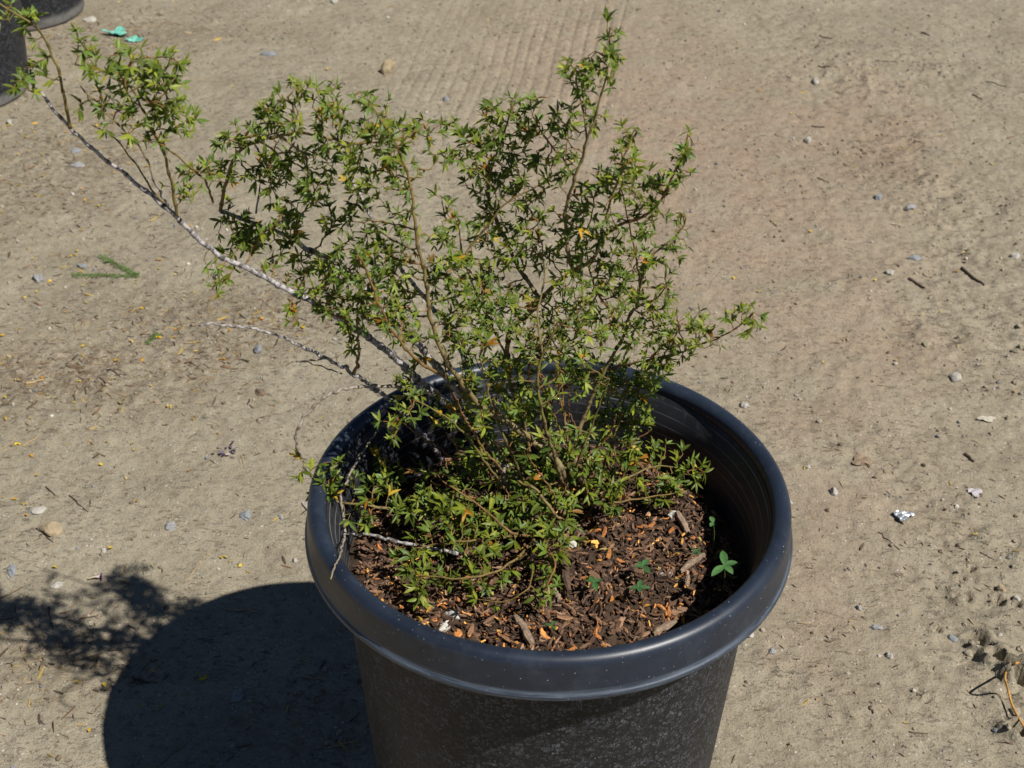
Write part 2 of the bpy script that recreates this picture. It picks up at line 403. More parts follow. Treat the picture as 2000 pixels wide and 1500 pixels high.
def build_ground():
    def axis(lo, hi, step, far):
        a = np.arange(lo, hi + step / 2, step); L = [a]
        d = step; e = hi; up_ = []
        while e < far: d *= 1.35; e += d; up_.append(e)
        d = step; e = lo; dn = []
        while e > -far: d *= 1.35; e -= d; dn.append(e)
        return np.concatenate([dn[::-1], a, up_])
    xs = axis(-2.15, 2.15, .0055, 140); ys = axis(-.05, 3.85, .0055, 140)
    X, Y = np.meshgrid(xs, ys); nx, ny = len(xs), len(ys)
    x, y = X.ravel(), Y.ravel(); z = height(x, y)
    me = bpy.data.meshes.new("ground")
    me.vertices.add(nx * ny); me.vertices.foreach_set("co", np.stack([x, y, z], 1).astype(np.float32).ravel())
    i = np.arange(nx - 1)[None] + nx * np.arange(ny - 1)[:, None]
    q = np.stack([i, i + 1, i + 1 + nx, i + nx], -1).reshape(-1, 4)
    me.loops.add(q.size); me.loops.foreach_set("vertex_index", q.astype(np.int32).ravel())
    me.polygons.add(len(q)); me.polygons.foreach_set("loop_start", np.arange(0, q.size, 4, dtype=np.int32))
    me.polygons.foreach_set("use_smooth", np.ones(len(q), bool))
    me.update(calc_edges=True); me.validate()
    a = me.color_attributes.new("mask", 'FLOAT_COLOR', 'POINT')
    c = np.ones((nx * ny, 4), np.float32)
    c[:, 0] = region(x, y, PINK); c[:, 1] = region(x, y, DEBRIS); c[:, 2] = rough_mask(x, y)
    a.data.foreach_set("color", c.ravel())
    me.materials.append(mat_ground())
    o = bpy.data.objects.new("ground", me); COL.objects.link(o)
    tag(o, "dry tan dirt yard with tyre marks and scuffed patches", "ground", kind="structure")
build_ground()
def gz(x, y): return float(height(np.array([x]), np.array([y]))[0])
def gp(px, py):
    p = gp0(px, py)
    for _ in range(2): p = at_z(px, py, gz(p[0], p[1]))
    return p
MMPX = lambda p: np.dot(p - CAM, fwd) / F          # metres per photo pixel at a point

# ------------------------------------------------------------------ pots
def lathe(mb, prof, seg=128, close=False, col=(1, 1, 1)):
    prof = np.asarray(prof, float); n = len(prof); a = np.arange(seg) * 2 * math.pi / seg
    V = np.stack([prof[:, None, 0] * np.cos(a), prof[:, None, 0] * np.sin(a), np.broadcast_to(prof[:, None, 1], (n, seg))], -1).reshape(-1, 3)
    f = []
    for i in range(n - 1):
        for k in range(seg):
            k2 = (k + 1) % seg; f.append((i * seg + k, i * seg + k2, (i + 1) * seg + k2, (i + 1) * seg + k))
    mb.add(V, f, col)
M_RIM, M_WALL, M_IN = mat_pot('rim'), mat_pot('wall'), mat_pot('inside')
def r_out(z): return .267 - .07 * (.626 - z)
def r_in(z): return min(r_out(z) - .0035, .2765) + (.0130 if z > .6585 else .0130 * max(0, (z - .612) / .0465) ** 1.5 if z > .612 else 0)
def make_pot(label, loc):
    root = empty("plant_pot", loc); tag(root, label, "plant pot")
    wb = MB()
    prof = [(.0, .004), (.19, .004), (.212, .0), (.221, .003), (r_out(.012), .010)] + [(r_out(z), z) for z in np.linspace(.02, .60, 12)] + [(.2655, .618)]
    lathe(wb, prof)
    wall = wb.build("wall", M_WALL, root)
    ib = MB()
    prof = [(.0, .012), (r_in(.012) - .03, .014)] + [(r_in(z) - (.0009 if k % 2 else 0), z) for k, z in enumerate(np.linspace(.03, .656, 88))]
    lathe(ib, prof)
    ib.build("liner", M_IN, root).name = "inner_wall"
    rb = MB()
    roll = [(.2885 + .0115 * math.cos(t), H - .0115 + .0115 * math.sin(t)) for t in np.linspace(0, math.pi, 15)]
    prof = [(.2658, .6185), (.298, .6175), (.3045, .6180), (.3060, .6195), (.3060, .6235), (.3048, .6255), (.3030, .6265), (.3026, .6300), (.3016, .6450), (.3004, .6590)] + roll + [(.2768, .6585), (.2775, .655)]
    lathe(rb, prof, 192)
    rb.build("rim", M_RIM, root)
    return root
make_pot("big black plastic nursery pot holding the wiry green bush", (0, 0, 0))
p1 = STANDS[1]; p2 = STANDS[2]
make_pot("black nursery pot cut off by the left edge, nearer of the two behind", (p1[0], p1[1], 0))
make_pot("black nursery pot with dusty foot in the top left corner, farther one", (p2[0], p2[1], 0))

# ------------------------------------------------------------------ soil in the pots
M_SOIL = mat_simple("potting_soil", (.060, .040, .027), .95, .55, 120, .15, .8)
M_CHIP = mat_attr("bark_mulch", .85, .2, 0, 500, .5, .5)
def soil_h(x, y):
    r = np.hypot(x, y)
    return SOIL + .010 * fbm(x, y, .12, 101, 3) + .004 * fbm(x, y, .02, 111, 2) + .012 * (1 - (r / .26) ** 2) - .006
def soil_z(x, y): return float(soil_h(np.array([x]), np.array([y]))[0])
def soil_at(px, py, h=0.0):
    p = at_z(px, py, SOIL + h)
    for _ in range(3): p = at_z(px, py, soil_z(p[0], p[1]) + h)
    return p
CHIPCOL = [(.070, .045, .030), (.045, .030, .022), (.11, .070, .044), (.16, .10, .06), (.22, .15, .10), (.30, .13, .045), (.42, .20, .06), (.55, .32, .08), (.035, .024, .018), (.09, .06, .045)]
CHIPW = np.array([5, 5, 4, 3.4, 2.4, 1.3, .9, .6, 4, 4]); CHIPW = CHIPW / CHIPW.sum()
def sliver(mb, p, L, W, T, rot, tilt, col, bend=0.0):
    """a curled splinter: a tapered slab, five stations"""
    ts = np.linspace(-1, 1, 5); V = []
    for t in ts:
        w_ = W * (1 - .55 * abs(t) ** 1.5) * (.8 + .4 * rng.random()); zz = bend * L * t * t
        V += [(t * L, -w_, zz), (t * L, w_, zz), (t * L, w_ * .7, zz + T), (t * L, -w_ * .7, zz + T)]
    V = np.array(V) * np.array([.5, .5, 1])
    c, s = math.cos(tilt), math.sin(tilt)
    V = V @ np.array([[c, 0, s], [0, 1, 0], [-s, 0, c]]).T
    roll = rng.normal() * .4; c, s = math.cos(roll), math.sin(roll)
    V = V @ np.array([[1, 0, 0], [0, c, -s], [0, s, c]]).T
    V = V @ rotz(rot).T + p
    f = []
    for i in range(4):
        for k in range(4):
            k2 = (k + 1) % 4; f.append((i * 4 + k, i * 4 + k2, i * 4 + 4 + k2, i * 4 + 4 + k))
    f += [(3, 2, 1, 0), (16, 17, 18, 19)]
    mb.add(V, f, col)
def make_soil(cx_, cy_, n_chips, name, label, base=0.0):
    mb = MB(); R = r_in(SOIL) + .001
    nr, ns = 60, 150
    V = []; a = np.arange(ns) * 2 * math.pi / ns
    for i in range(nr + 1):
        rr = R * (i / nr); V.append(np.stack([rr * np.cos(a), rr * np.sin(a), soil_h(rr * np.cos(a), rr * np.sin(a))], -1))
    V = np.concatenate(V); f = []
    for i in range(nr):
        for k in range(ns):
            k2 = (k + 1) % ns; f.append((i * ns + k, i * ns + k2, i * ns + ns + k2, i * ns + ns + k))
    mb.add(V + np.array([cx_, cy_, 0]), f)
    o = mb.build(name, M_SOIL, None, (cx_, cy_, SOIL)); tag(o, label, "soil", kind="stuff")
    cb = MB()
    for _ in range(n_chips):
        r = math.sqrt(rng.random()) * (R - .013); t = rng.random() * 6.283; x, y = r * math.cos(t), r * math.sin(t)
        L = rng.lognormal(math.log(.0078), .5); L = min(L, .024)
        col = np.array(CHIPCOL[rng.choice(len(CHIPCOL), p=CHIPW)]) * np.array([1.18, 1.06, 1.0]) * (.85 + .8 * rng.random())
        sliver(cb, np.array([cx_ + x, cy_ + y, soil_z(x, y) + .002 + rng.random() * .004]), L, L * (.16 + .3 * rng.random()), .001 + .001 * rng.random(), rng.random() * 6.283, rng.normal() * .35, col, rng.normal() * .12)
    o = cb.build("bark_mulch", M_CHIP, None, (cx_, cy_, SOIL), smooth=False)
    tag(o, label.replace("soil", "mulch of dark and orange bark shreds"), "mulch", kind="stuff")
make_soil(0, 0, 7600, "potting_soil", "dark brown soil filling the big pot under the bush")
make_soil(p1[0], p1[1], 250, "potting_soil", "dark soil inside the pot at the left edge")
make_soil(p2[0], p2[1], 250, "potting_soil", "dark soil inside the pot in the top left corner")

# ------------------------------------------------------------------ the bush
M_BARK = mat_bark(); M_LEAF = mat_attr("creosote_leaf", .42, .28, .26, 300, .3)
def P3(q):
    if len(q) == 4: return soil_at(q[0], q[1], q[3])
    return at_y(q[0], q[1], q[2])
S = None   # marker for "on the soil": (px, py, S, height over soil)
# each branch: (points, base radius, tip radius, age at base, age at tip, leafy)
BR = [
 # thick olive stem leaning left, then the grey inner left branch with the arching shoot
 ([(1040,1031,S,-.01),(995,948,.05),(959,870,.06),(920,789,.06),(880,745,.07),(839,699,.08),(815,672,.08),(788,648,.08),(758,618,.08),(725,582,.08),(662,522,.09),(626,498,.09),(590,480,.09),(560,462,.10),(507,441,.10),(472,427,.10),(430,412,.10)], .0062, .0024, .55, 1),
 # long grey branch reaching out of the picture at top left
 ([(1015,935,S,-.01),(930,840,.15),(824,747,.10),(800,726,.09),(761,690,.08),(707,651,.06),(650,615,.05),(575,573,.03),(485,525,.02),(410,486,.01),(330,410,0),(250,345,0),(180,290,-.01),(137,250,-.01),(110,220,-.01),(80,180,-.01)], .0058, .0015, 1, .9),
 ([(137,250,-.01),(121,165,-.02),(108,122,-.02),(89,80,-.02),(70,52,-.03),(35,31,-.03),(0,10,-.03),(-60,-20,-.03)], .0017, .0009, .1, .1),
 ([(345,420,0),(336,364,-.01),(325,315,-.02),(305,265,-.02),(273,200,-.03),(245,161,-.03),(185,133,-.04),(136,124,-.04)], .0018, .0008, .2, .1),
 ([(329,402,0),(301,350,-.03),(280,297,-.04),(245,259,-.05),(196,210,-.05),(157,168,-.05)], .0014, .0007, .9, .2),
 ([(329,402,0),(297,371,.02),(273,329,.03),(241,290,.03),(217,266,.03),(171,238,.03)], .0012, .0007, .3, .1),
 ([(430,412,.10),(442,355,.09),(455,315,.08),(477,287,.07),(500,277,.06),(525,269,.05),(575,259,.03),(625,266,.02),(650,272,.02),(687,280,.02),(740,278,.02),(790,292,.02)], .0022, .0011, .15, .1),
 ([(416,395,.09),(400,353,.05),(367,322,.02),(315,280,0),(297,252,-.01)], .0014, .0008, .15, .1),
 ([(500,417,.10),(507,370,.12),(527,315,.13),(535,285,.13)], .0012, .0008, .8, .6),
 # grey branch in the middle distance
 ([(930,810,.10),(905,700,.13),(881,654,.14),(860,621,.15),(821,570,.16),(800,546,.16),(755,489,.17),(722,420,.17),(692,362,.17),(677,330,.17),(665,290,.17)], .0036, .0012, .9, .9),
 # yellowish upright stem
 ([(1109,992,S,-.01),(1100,924,.05),(1082,894,.05),(1040,861,.04),(992,825,.03),(944,798,.02),(900,745,.01),(865,690,0),(842,624,0),(833,564,0),(827,519,0),(815,475,0),(810,430,0),(800,350,.01),(790,322,.01),(775,285,.01),(745,235,.0),(725,205,0)], .0048, .0009, .5, .1),
 ([(868,735,.02),(815,705,-.02),(773,657,-.04),(740,594,-.05),(720,540,-.05),(700,500,-.06)], .0020, .0009, .12, .1),
 # thick brown stem with the fork, right of the middle
 ([(1150,975,S,-.01),(1132,931,.07),(1099,907,.08),(1060,860,.09),(1010,780,.09),(990,700,.09),(997,646,.08),(1024,622,.08),(1057,585,.07),(1087,555,.07),(1120,528,.07),(1162,504,.07),(1172,470,.07),(1208,440,.06),(1257,423,.05),(1286,394,.05),(1305,362,.04),(1322,329,.04),(1338,290,.04),(1344,262,.04)], .0050, .0010, .5, .1),
 ([(1057,585,.07),(1030,549,.08),(1012,519,.09),(997,489,.10),(975,440,.11),(955,390,.12),(960,330,.12),(985,260,.12),(1000,205,.12)], .0026, .0009, .5, .1),
 ([(1120,528,.07),(1108,489,.06),(1107,469,.06),(1104,420,.05),(1110,387,.05),(1123,345,.04),(1136,313,.04),(1146,274,.03),(1159,241,.03),(1178,176,.03),(1191,110,.03),(1191,45,.03)], .0024, .0008, .45, .1),
 ([(1146,274,.03),(1140,225,.05),(1128,170,.06),(1125,130,.06)], .0012, .0007, .15, .1),
 ([(1123,345,.04),(1090,300,.08),(1060,260,.10),(1040,225,.11)], .0014, .0007, .2, .1),
 ([(1172,470,.07),(1190,400,.04),(1210,340,.03),(1225,290,.03),(1243,245,.03)], .0016, .0007, .2, .1),
 ([(882,525,.04),(920,480,.05),(950,445,.05),(985,400,.05),(1040,370,.05)], .0014, .0008, .35, .15),
 # right-hand stems
 ([(1114,960,S,-.01),(1122,880,.10),(1150,790,.11),(1180,726,.11),(1207,675,.11),(1222,645,.11),(1231,612,.11),(1243,600,.11),(1250,560,.11),(1258,519,.10),(1276,498,.10),(1302,475,.10),(1328,453,.10),(1340,425,.10)], .0036, .0009, .45, .15),
 ([(1231,612,.11),(1260,592,.09),(1285,582,.08),(1305,555,.07)], .0014, .0008, .3, .1),
 ([(1072,862,S,-.005),(1073,798,.20),(1090,768,.18),(1114,750,.17),(1135,735,.16),(1180,723,.14),(1225,711,.12),(1252,705,.11),(1294,696,.10),(1330,690,.09),(1360,675,.08),(1399,662,.07),(1420,651,.06),(1447,635,.06),(1478,604,.06)], .0026, .0009, .4, .15),
 ([(1200,905,S,-.01),(1235,820,.14),(1243,789,.14),(1252,750,.13),(1255,720,.13),(1265,680,.12)], .0026, .0010, .45, .2),
 ([(1109,992,S,-.01),(1085,900,.02),(1062,820,0),(1050,740,0),(1060,690,0),(1090,640,.0),(1140,600,.0)], .0030, .0010, .4, .1),
 # low branches spreading over the soil
 ([(1040,1031,S,-.005),(989,1011,S,.030),(935,1002,S,.048),(860,1002,S,.055),(785,999,S,.065),(746,993,S,.07),(704,984,S,.08),(662,981,S,.09),(617,942,S,.12),(590,908,S,.125)], .0034, .0010, .45, .1),
 ([(1045,1040,S,-.005),(990,1050,S,.04),(930,1055,S,.06),(870,1060,S,.06),(800,1075,S,.045)], .0024, .0009, .3, .1),
 ([(1050,1045,S,-.005),(1010,1090,S,.045),(960,1120,S,.05),(900,1130,S,.05),(830,1125,S,.05)], .0022, .0009, .3, .1),
 ([(1055,1045,S,-.005),(1075,1080,S,.06),(1085,1105,S,.07),(1070,1140,S,.06),(1055,1170,S,.03)], .0020, .0008, .2, .1),
 ([(1050,1045,S,-.005),(1000,1040,S,.07),(940,990,S,.09),(880,950,S,.10),(840,920,S,.09)], .0022, .0008, .3, .1),
 ([(1109,992,S,-.005),(1160,965,S,.04),(1220,935,S,.06),(1290,910,S,.065),(1350,922,S,.06)], .0024, .0008, .4, .1),
 ([(1112,994,S,-.005),(1170,985,S,.04),(1240,975,S,.05),(1310,965,S,.05)], .0020, .0008, .35, .1),
 ([(1109,992,S,-.005),(1090,1010,S,.06),(1050,960,S,.10),(1000,930,S,.11),(950,870,.08),(900,810,.04)], .0026, .0009, .4, .1),
 ([(1040,1115,S,.045),(1031,1150,S,.06),(990,1175,S,.05),(935,1172,S,.05)], .0010, .0007, .1, .1),

 ([(1222,645,.11),(1185,600,.10),(1155,540,.09),(1145,470,.08),(1160,400,.07)], .0014, .0007, .3, .1),
 ([(1250,560,.11),(1243,500,.09),(1228,440,.07),(1216,375,.06)], .0013, .0007, .25, .1),
 ([(990,700,.09),(955,620,.09),(925,560,.09),(905,500,.08),(895,440,.07)], .0015, .0007, .3, .1),
 ([(1060,690,.0),(1050,620,.02),(1062,550,.04),(1058,490,.05),(1050,430,.06)], .0014, .0007, .28, .1),
 ([(1075,1000,S,-.005),(1040,900,.06),(1020,800,.06),(1010,715,.05)], .0022, .0009, .4, .1),
 ([(1120,985,S,-.005),(1110,880,.09),(1100,780,.10),(1090,700,.10)], .0022, .0009, .4, .1),
 ([(1060,1010,S,-.005),(1000,890,.03),(960,790,.02),(935,690,.01)], .0024, .0009, .35, .1),
 ([(1160,960,S,-.005),(1190,880,.11),(1215,800,.12),(1225,735,.12)], .0020, .0009, .35, .1),
 ([(1090,990,S,-.005),(1130,900,.05),(1160,820,.05),(1190,740,.04)], .0022, .0009, .35, .1),
 ([(1030,1020,S,-.005),(960,920,.02),(890,830,0),(805,775,-.01)], .0020, .0008, .3, .1),
]
# bare, dead twigs (no leaves)
DEAD = [
 ([(863,900,S,-.005),(851,879,.20),(815,837,.16),(767,786,.12),(728,756,.09),(692,732,.07),(668,717,.06),(635,699,.04),(578,672,.02),(548,657,.01),(500,643,0),(458,637,0),(422,633,0),(388,636,0)], .0040, .0010, 1, .8),
 ([(635,699,.04),(610,703,.03),(590,705,.02),(560,711,.01),(527,719,0)], .0011, .0007, .7, .6),
 ([(668,730,.06),(640,720,.06),(610,710,.05),(590,705,.04)], .0009, .0006, .7, .5),
 ([(692,732,.07),(698,708,.06),(701,678,.05),(698,648,.05),(700,620,.04)], .0022, .0011, .4, .3),
 ([(850,770,.04),(788,757,.02),(719,754,0),(665,762,-.02),(629,780,-.03),(599,807,-.04),(581,840,-.05),(578,864,-.05),(588,895,-.05)], .0022, .0014, .72, .66),
 ([(674,1041,S,.05),(671,1014,S,.07),(666,975,S,.095),(674,948,S,.105),(689,915,S,.11),(716,873,S,.115),(740,837,S,.12),(755,817,S,.125)], .0019, .0009, .75, .55),
 ([(895,1082,S,.035),(830,1068,S,.045),(770,1057,S,.04),(728,1047,S,.047),(674,1041,S,.05),(653,1044,S,.055)], .0026, .0014, .9, .8),
 ([(674,1041,S,.05),(670,1060,S,.10),(664,1080,S,.128),(656,1105,S,.132),(646,1131,S,.126)], .0015, .0009, .75, .6),
 ([(695,999,S,.03),(728,972,S,.02),(764,951,S,.012),(800,933,S,.008),(830,927,S,.006),(875,927,S,.004)], .0018, .0012, .9, .9),
 ([(848,926,S,.005),(818,909,S,.02),(788,882,S,.04),(764,868,S,.05)], .0013, .0008, .45, .3),
 ([(1090,768,.18),(1060,790,.16),(1040,792,.15)], .0011, .0007, .4, .35),
 ([(975,1060,S,.0),(978,1020,S,.03),(975,985,S,.06)], .0012, .0008, .4, .35),
 ([(1298,690,.10),(1318,665,.08),(1322,635,.07),(1322,600,.06)], .0009, .0006, .3, .25),
 ([(1122,660,.06),(1128,620,.05),(1120,560,.05)], .0009, .0006, .35, .3),
]
# where the foliage is: (px, py, rx, ry, shoots, depth)  or (px, py, rx, ry, shoots, S, height over soil)
BL = [
 (600,312,48,36,8,.05),(525,335,36,36,5,.07),(665,335,36,32,6,.04),(860,425,26,36,5,.05),(1065,470,36,36,7,.08),(1115,425,28,40,6,.06),(1150,480,26,36,6,.07),(930,300,30,40,5,.1),(580,430,40,30,5,.08),
 (15,30,18,30,4,-.03),(60,150,28,40,7,-.02),(65,60,25,40,5,-.03),(150,85,25,18,5,-.04),(175,125,22,20,5,-.04),(245,110,38,26,13,-.03),(300,135,45,32,15,-.03),(345,145,16,16,4,-.03),
 (280,185,55,38,18,-.03),(335,205,35,28,8,-.02),(180,195,28,26,6,-.05),(250,230,38,24,7,-.04),(370,240,18,14,4,-.02),(310,260,28,18,3,-.02),(340,375,25,40,4,0),
 (400,350,45,28,9,.03),(450,325,38,30,9,.06),(430,290,28,30,4,.05),(470,275,26,26,6,.06),(505,240,34,32,9,.05),(540,215,28,22,7,.03),(590,185,42,30,12,.03),(640,195,30,26,8,.02),(695,205,30,22,7,.01),(735,230,34,26,9,.01),
 (620,235,58,26,14,.03),(545,300,38,36,11,.05),(700,265,55,34,17,.02),(770,265,45,32,15,.02),(740,320,40,45,13,.03),(790,350,30,40,8,.02),(560,375,60,45,8,.06),(620,355,35,30,5,.05),
 (650,420,45,30,5,.06),(460,465,36,28,14,.08),(510,478,55,32,20,.07),(560,440,35,25,5,.09),(455,420,28,16,5,.1),(700,400,38,36,9,.08),(690,460,38,26,9,.04),(780,425,42,45,11,.03),
 (425,550,20,30,5,.0),(398,512,16,8,3,0),(600,535,55,35,15,.06),(680,530,55,42,22,.03),(745,520,45,36,13,.03),(645,590,26,16,5,.04),(570,605,18,9,3,.02),(700,600,42,34,14,.02),(800,590,52,44,15,.02),
 (850,540,45,55,14,.03),(770,490,30,30,6,.02),(830,258,36,16,6,.05),(870,250,18,18,4,.07),(905,300,42,32,10,.09),(850,310,25,16,4,.07),(950,295,44,46,16,.11),(940,355,34,36,11,.12),
 (990,215,40,24,11,.12),(955,240,24,20,5,.12),(1040,230,36,36,12,.11),(1010,290,36,38,13,.1),(1060,330,46,36,16,.08),(1000,370,50,34,15,.08),(1100,290,26,46,12,.07),
 (1130,180,26,48,14,.05),(1165,130,28,34,13,.03),(1190,75,16,34,9,.03),(1200,140,16,26,7,.03),(1155,235,22,36,9,.04),(1100,235,22,22,6,.07),(1110,130,15,18,4,.06),
 (1230,270,24,28,8,.03),(1225,310,26,34,10,.03),(1205,340,36,26,9,.04),(1180,385,46,34,14,.05),(1240,365,36,34,11,.04),(1338,280,14,22,6,.04),(1322,330,22,26,8,.04),(1292,380,26,34,10,.05),(1250,430,44,34,14,.05),
 (1180,445,44,34,11,.06),(1332,440,16,22,6,.1),(1290,480,34,24,10,.1),(1230,510,46,34,14,.09),(1040,420,44,44,10,.07),(960,420,36,36,9,.09),(950,500,44,34,11,.06),(1000,470,32,32,7,.08),(880,470,36,36,8,.04),
 (1260,580,44,28,15,.09),(1195,560,46,36,16,.09),(1300,550,16,18,5,.07),(1130,560,36,44,11,.04),(900,560,54,52,20,.03),(980,590,54,44,20,.05),(1060,640,54,42,19,.03),(930,640,64,34,20,.03),(1140,640,44,44,16,.04),(1200,640,44,34,14,.09),
 (1050,520,40,26,6,.08),(1270,660,46,32,12,.1),(1320,650,36,34,10,.09),(1380,640,36,24,8,.07),(1450,618,28,14,7,.06),(1290,705,36,24,9,.1),(700,655,20,24,3,.05),(810,650,46,34,9,-.01),(750,620,30,30,6,-.03),
 (1000,700,74,24,18,.04),(1100,710,54,26,12,.06),(900,720,46,34,11,.03),(800,780,34,36,10,.0),(765,815,22,20,4,-.02),(950,780,44,44,12,.03),(1010,760,44,44,12,.04),(890,800,44,44,11,.04),(1050,830,54,44,12,.05),
 (1140,740,44,34,10,.12),(1200,760,44,44,12,.13),(1250,770,34,55,15,.12),(1225,840,36,38,13,.12),(1180,835,42,34,9,.12),(960,860,60,34,16,.05),(1130,880,54,34,12,.08),
 (1220,910,55,24,14,S,.06),(1290,895,46,18,10,S,.07),(1355,922,22,18,7,S,.06),(1300,955,44,24,11,S,.05),(1200,965,54,30,13,S,.05),(1150,940,34,24,6,S,.06),
 (1060,930,64,44,18,S,.09),(980,930,54,40,16,S,.10),(1000,995,64,40,17,S,.07),(1090,1005,44,34,12,S,.06),
 (640,915,26,16,6,S,.13),(590,908,18,12,5,S,.125),(640,955,22,20,5,S,.11),(720,950,28,20,7,S,.09),(765,925,24,22,6,S,.08),(705,1000,30,16,5,S,.07),(745,905,20,15,4,S,.08),
 (880,940,44,34,14,S,.09),(820,980,54,34,15,S,.075),(900,1000,54,34,16,S,.07),(860,1050,62,34,16,S,.055),(940,1055,54,34,16,S,.06),(800,1085,34,16,6,S,.045),(845,1120,54,20,12,S,.045),(950,1120,54,24,14,S,.05),
 (1075,1085,40,50,12,S,.06),(1060,1150,24,22,5,S,.05),(1105,1055,30,30,6,S,.05),(815,1160,12,14,3,S,.03),(940,1172,34,12,5,S,.045),(1000,1050,30,20,6,S,.06),
]
STEP, KILL = .0082, .0070
nodes, parent, bid, isroot, rad_of = [], [], [], [], []
paths = []
for b, (pts, rb_, rt_, a0, a1) in enumerate(BR):
    P = np.array([P3(q) for q in pts]); P = smooth_path(P, .006)
    P[1:-1] += rng.normal(size=(len(P) - 2, 3)) * .0006
    s = np.linspace(0, 1, len(P)); paths.append((P, rb_ + (rt_ - rb_) * s, a0 + (a1 - a0) * s))
    for k in range(0, len(P), 2):
        if k > 3 or pts[0][2] is not S: nodes.append(P[k]); parent.append(-1); bid.append(b); isroot.append(True); rad_of.append(rb_ + (rt_ - rb_) * s[k])
att = []
for q in BL:
    c = P3((q[0], q[1], S, q[6])) if len(q) == 7 else P3((q[0], q[1], q[5]))
    m_ = np.dot(c - CAM, fwd) / F
    dy = .020 if len(q) == 7 else .040
    for _ in range(int(q[4] * (1.6 if q[1] < 560 else 2.4 if q[1] < 900 else 2.0 if q[1] < 1030 else 1.45) + rng.random())):
        e = rng.normal(size=3); e *= rng.random() ** .4 / np.linalg.norm(e)
        p = c + rgt * e[0] * q[2] * 1.16 * m_ + upv * e[1] * q[3] * 1.16 * m_ + np.array([0, 1, 0]) * e[2] * dy
        r_ = math.hypot(p[0], p[1])
        if p[2] < H + .02 and r_ > .262 and p[2] < .64: p[:2] *= .262 / r_
        p[2] = max(p[2], SOIL + .012) if r_ < .30 else p[2]
        att.append(p)
att = np.array(att)
nodes = np.array(nodes); parent = list(parent)
NR = len(nodes)
def nearest(A, Nd):
    bi = np.zeros(len(A), int); bd = np.full(len(A), 1e9)
    for i in range(0, len(A), 200):
        d = np.linalg.norm(A[i:i + 200, None] - Nd[None], axis=2); bi[i:i + 200] = d.argmin(1); bd[i:i + 200] = d.min(1)
    return bi, bd
alive = np.ones(len(att), bool); ni, nd = nearest(att, nodes)
for it in range(60):
    alive &= nd > KILL
    if not alive.any(): break
    new = []; 
    ids = np.where(alive)[0]
    for g in np.unique(ni[ids]):
        mem = ids[ni[ids] == g]
        d = att[mem] - nodes[g]; d /= np.linalg.norm(d, axis=1)[:, None]; d = d.sum(0)
        L = np.linalg.norm(d)
        if L < 1e-3: d = att[mem[0]] - nodes[g]; L = np.linalg.norm(d)
        d = d / L + rng.normal(size=3) * .28 + np.array([0, 0, .06]); d /= np.linalg.norm(d)
        new.append((nodes[g] + d * STEP, g))
    k0 = len(nodes); npos = np.array([x[0] for x in new])
    if np.isnan(npos).any(): break
    nodes = np.vstack([nodes, npos])
    for _, g in new: parent.append(g); bid.append(bid[g])
    bi, bd = nearest(att, npos); up_ = bd < nd
    ni = np.where(up_, bi + k0, ni); nd = np.where(up_, bd, nd)
    stuck = ids[(nd[ids] > .3)]
    alive[stuck] = False
NN = len(nodes)
kids = [[] for _ in range(NN)]
for i in range(NR, NN): kids[parent[i]].append(i)
size = np.ones(NN, int)
for i in range(NN - 1, NR - 1, -1): size[parent[i]] += size[i]
print("bush nodes", NN, "attractors", len(att), "left", alive.sum())

def unit(v): return v / (np.linalg.norm(v) + 1e-12)
GREENS = [(.115, .170, .034), (.092, .145, .034), (.138, .180, .034), (.080, .118, .028), (.175, .215, .036), (.095, .160, .050)]
YELLOWS = [(.50, .30, .02), (.45, .20, .02), (.55, .38, .05), (.30, .26, .04), (.28, .15, .04)]
def leaflet(mb, p, d, up_, L, W, col):
    d = unit(d); sd_ = unit(np.cross(d, up_)); n_ = np.cross(sd_, d)
    V = []; C = []
    curl = .10 + .25 * rng.random(); asym = rng.normal() * .12; fold = .25 + .25 * rng.random()
    for t, w_ in ((0, .12), (.22, .78), (.5, 1), (.78, .66), (1, .05)):
        c = p + d * L * t - n_ * curl * L * t * t + sd_ * asym * L * t * t
        V += [c - sd_ * w_ * W * .5 + n_ * w_ * W * .5 * fold, c, c + sd_ * w_ * W * .5 + n_ * w_ * W * .5 * fold]
    f = []
    for i in range(4):
        for k in range(2): f.append((3 * i + k, 3 * i + k + 1, 3 * i + k + 4, 3 * i + k + 3))
    mb.add(np.array(V), f, col)
def leaf_pair(mb, p, tw, side, scale, yel=False):
    """one creosote leaf: two leaflets joined at the foot"""
    base = np.array(GREENS[rng.integers(len(GREENS))]) * np.array([1.20, 1.12, .68]) * (.70 + .65 * rng.random())
    if yel: base = np.array(YELLOWS[rng.integers(len(YELLOWS))]) * (.7 + .4 * rng.random())
    d0 = unit(side + tw * (.45 + .8 * rng.random()) + np.array([0, 0, .15]) + rng.normal(size=3) * .18)
    up_ = unit(np.array([.40, -.42, .85]) + tw * .3 + rng.normal(size=3) * .38)
    s_ = unit(np.cross(d0, up_))
    sp = .14 + .34 * rng.random()
    L = (.0080 + .0062 * rng.random()) * scale; W = L * (.21 + .11 * rng.random())
    for sg in (-1, 1):
        if rng.random() < .06: continue
        leaflet(mb, p, d0 + s_ * sg * sp + rng.normal(size=3) * .08, up_ + s_ * sg * -.15, L * (.85 + .25 * rng.random()), W, base)
bush = empty("creosote_bush", (0, 0, SOIL))
tag(bush, "wiry green creosote bush with tiny leaves growing in the big black pot", "bush")
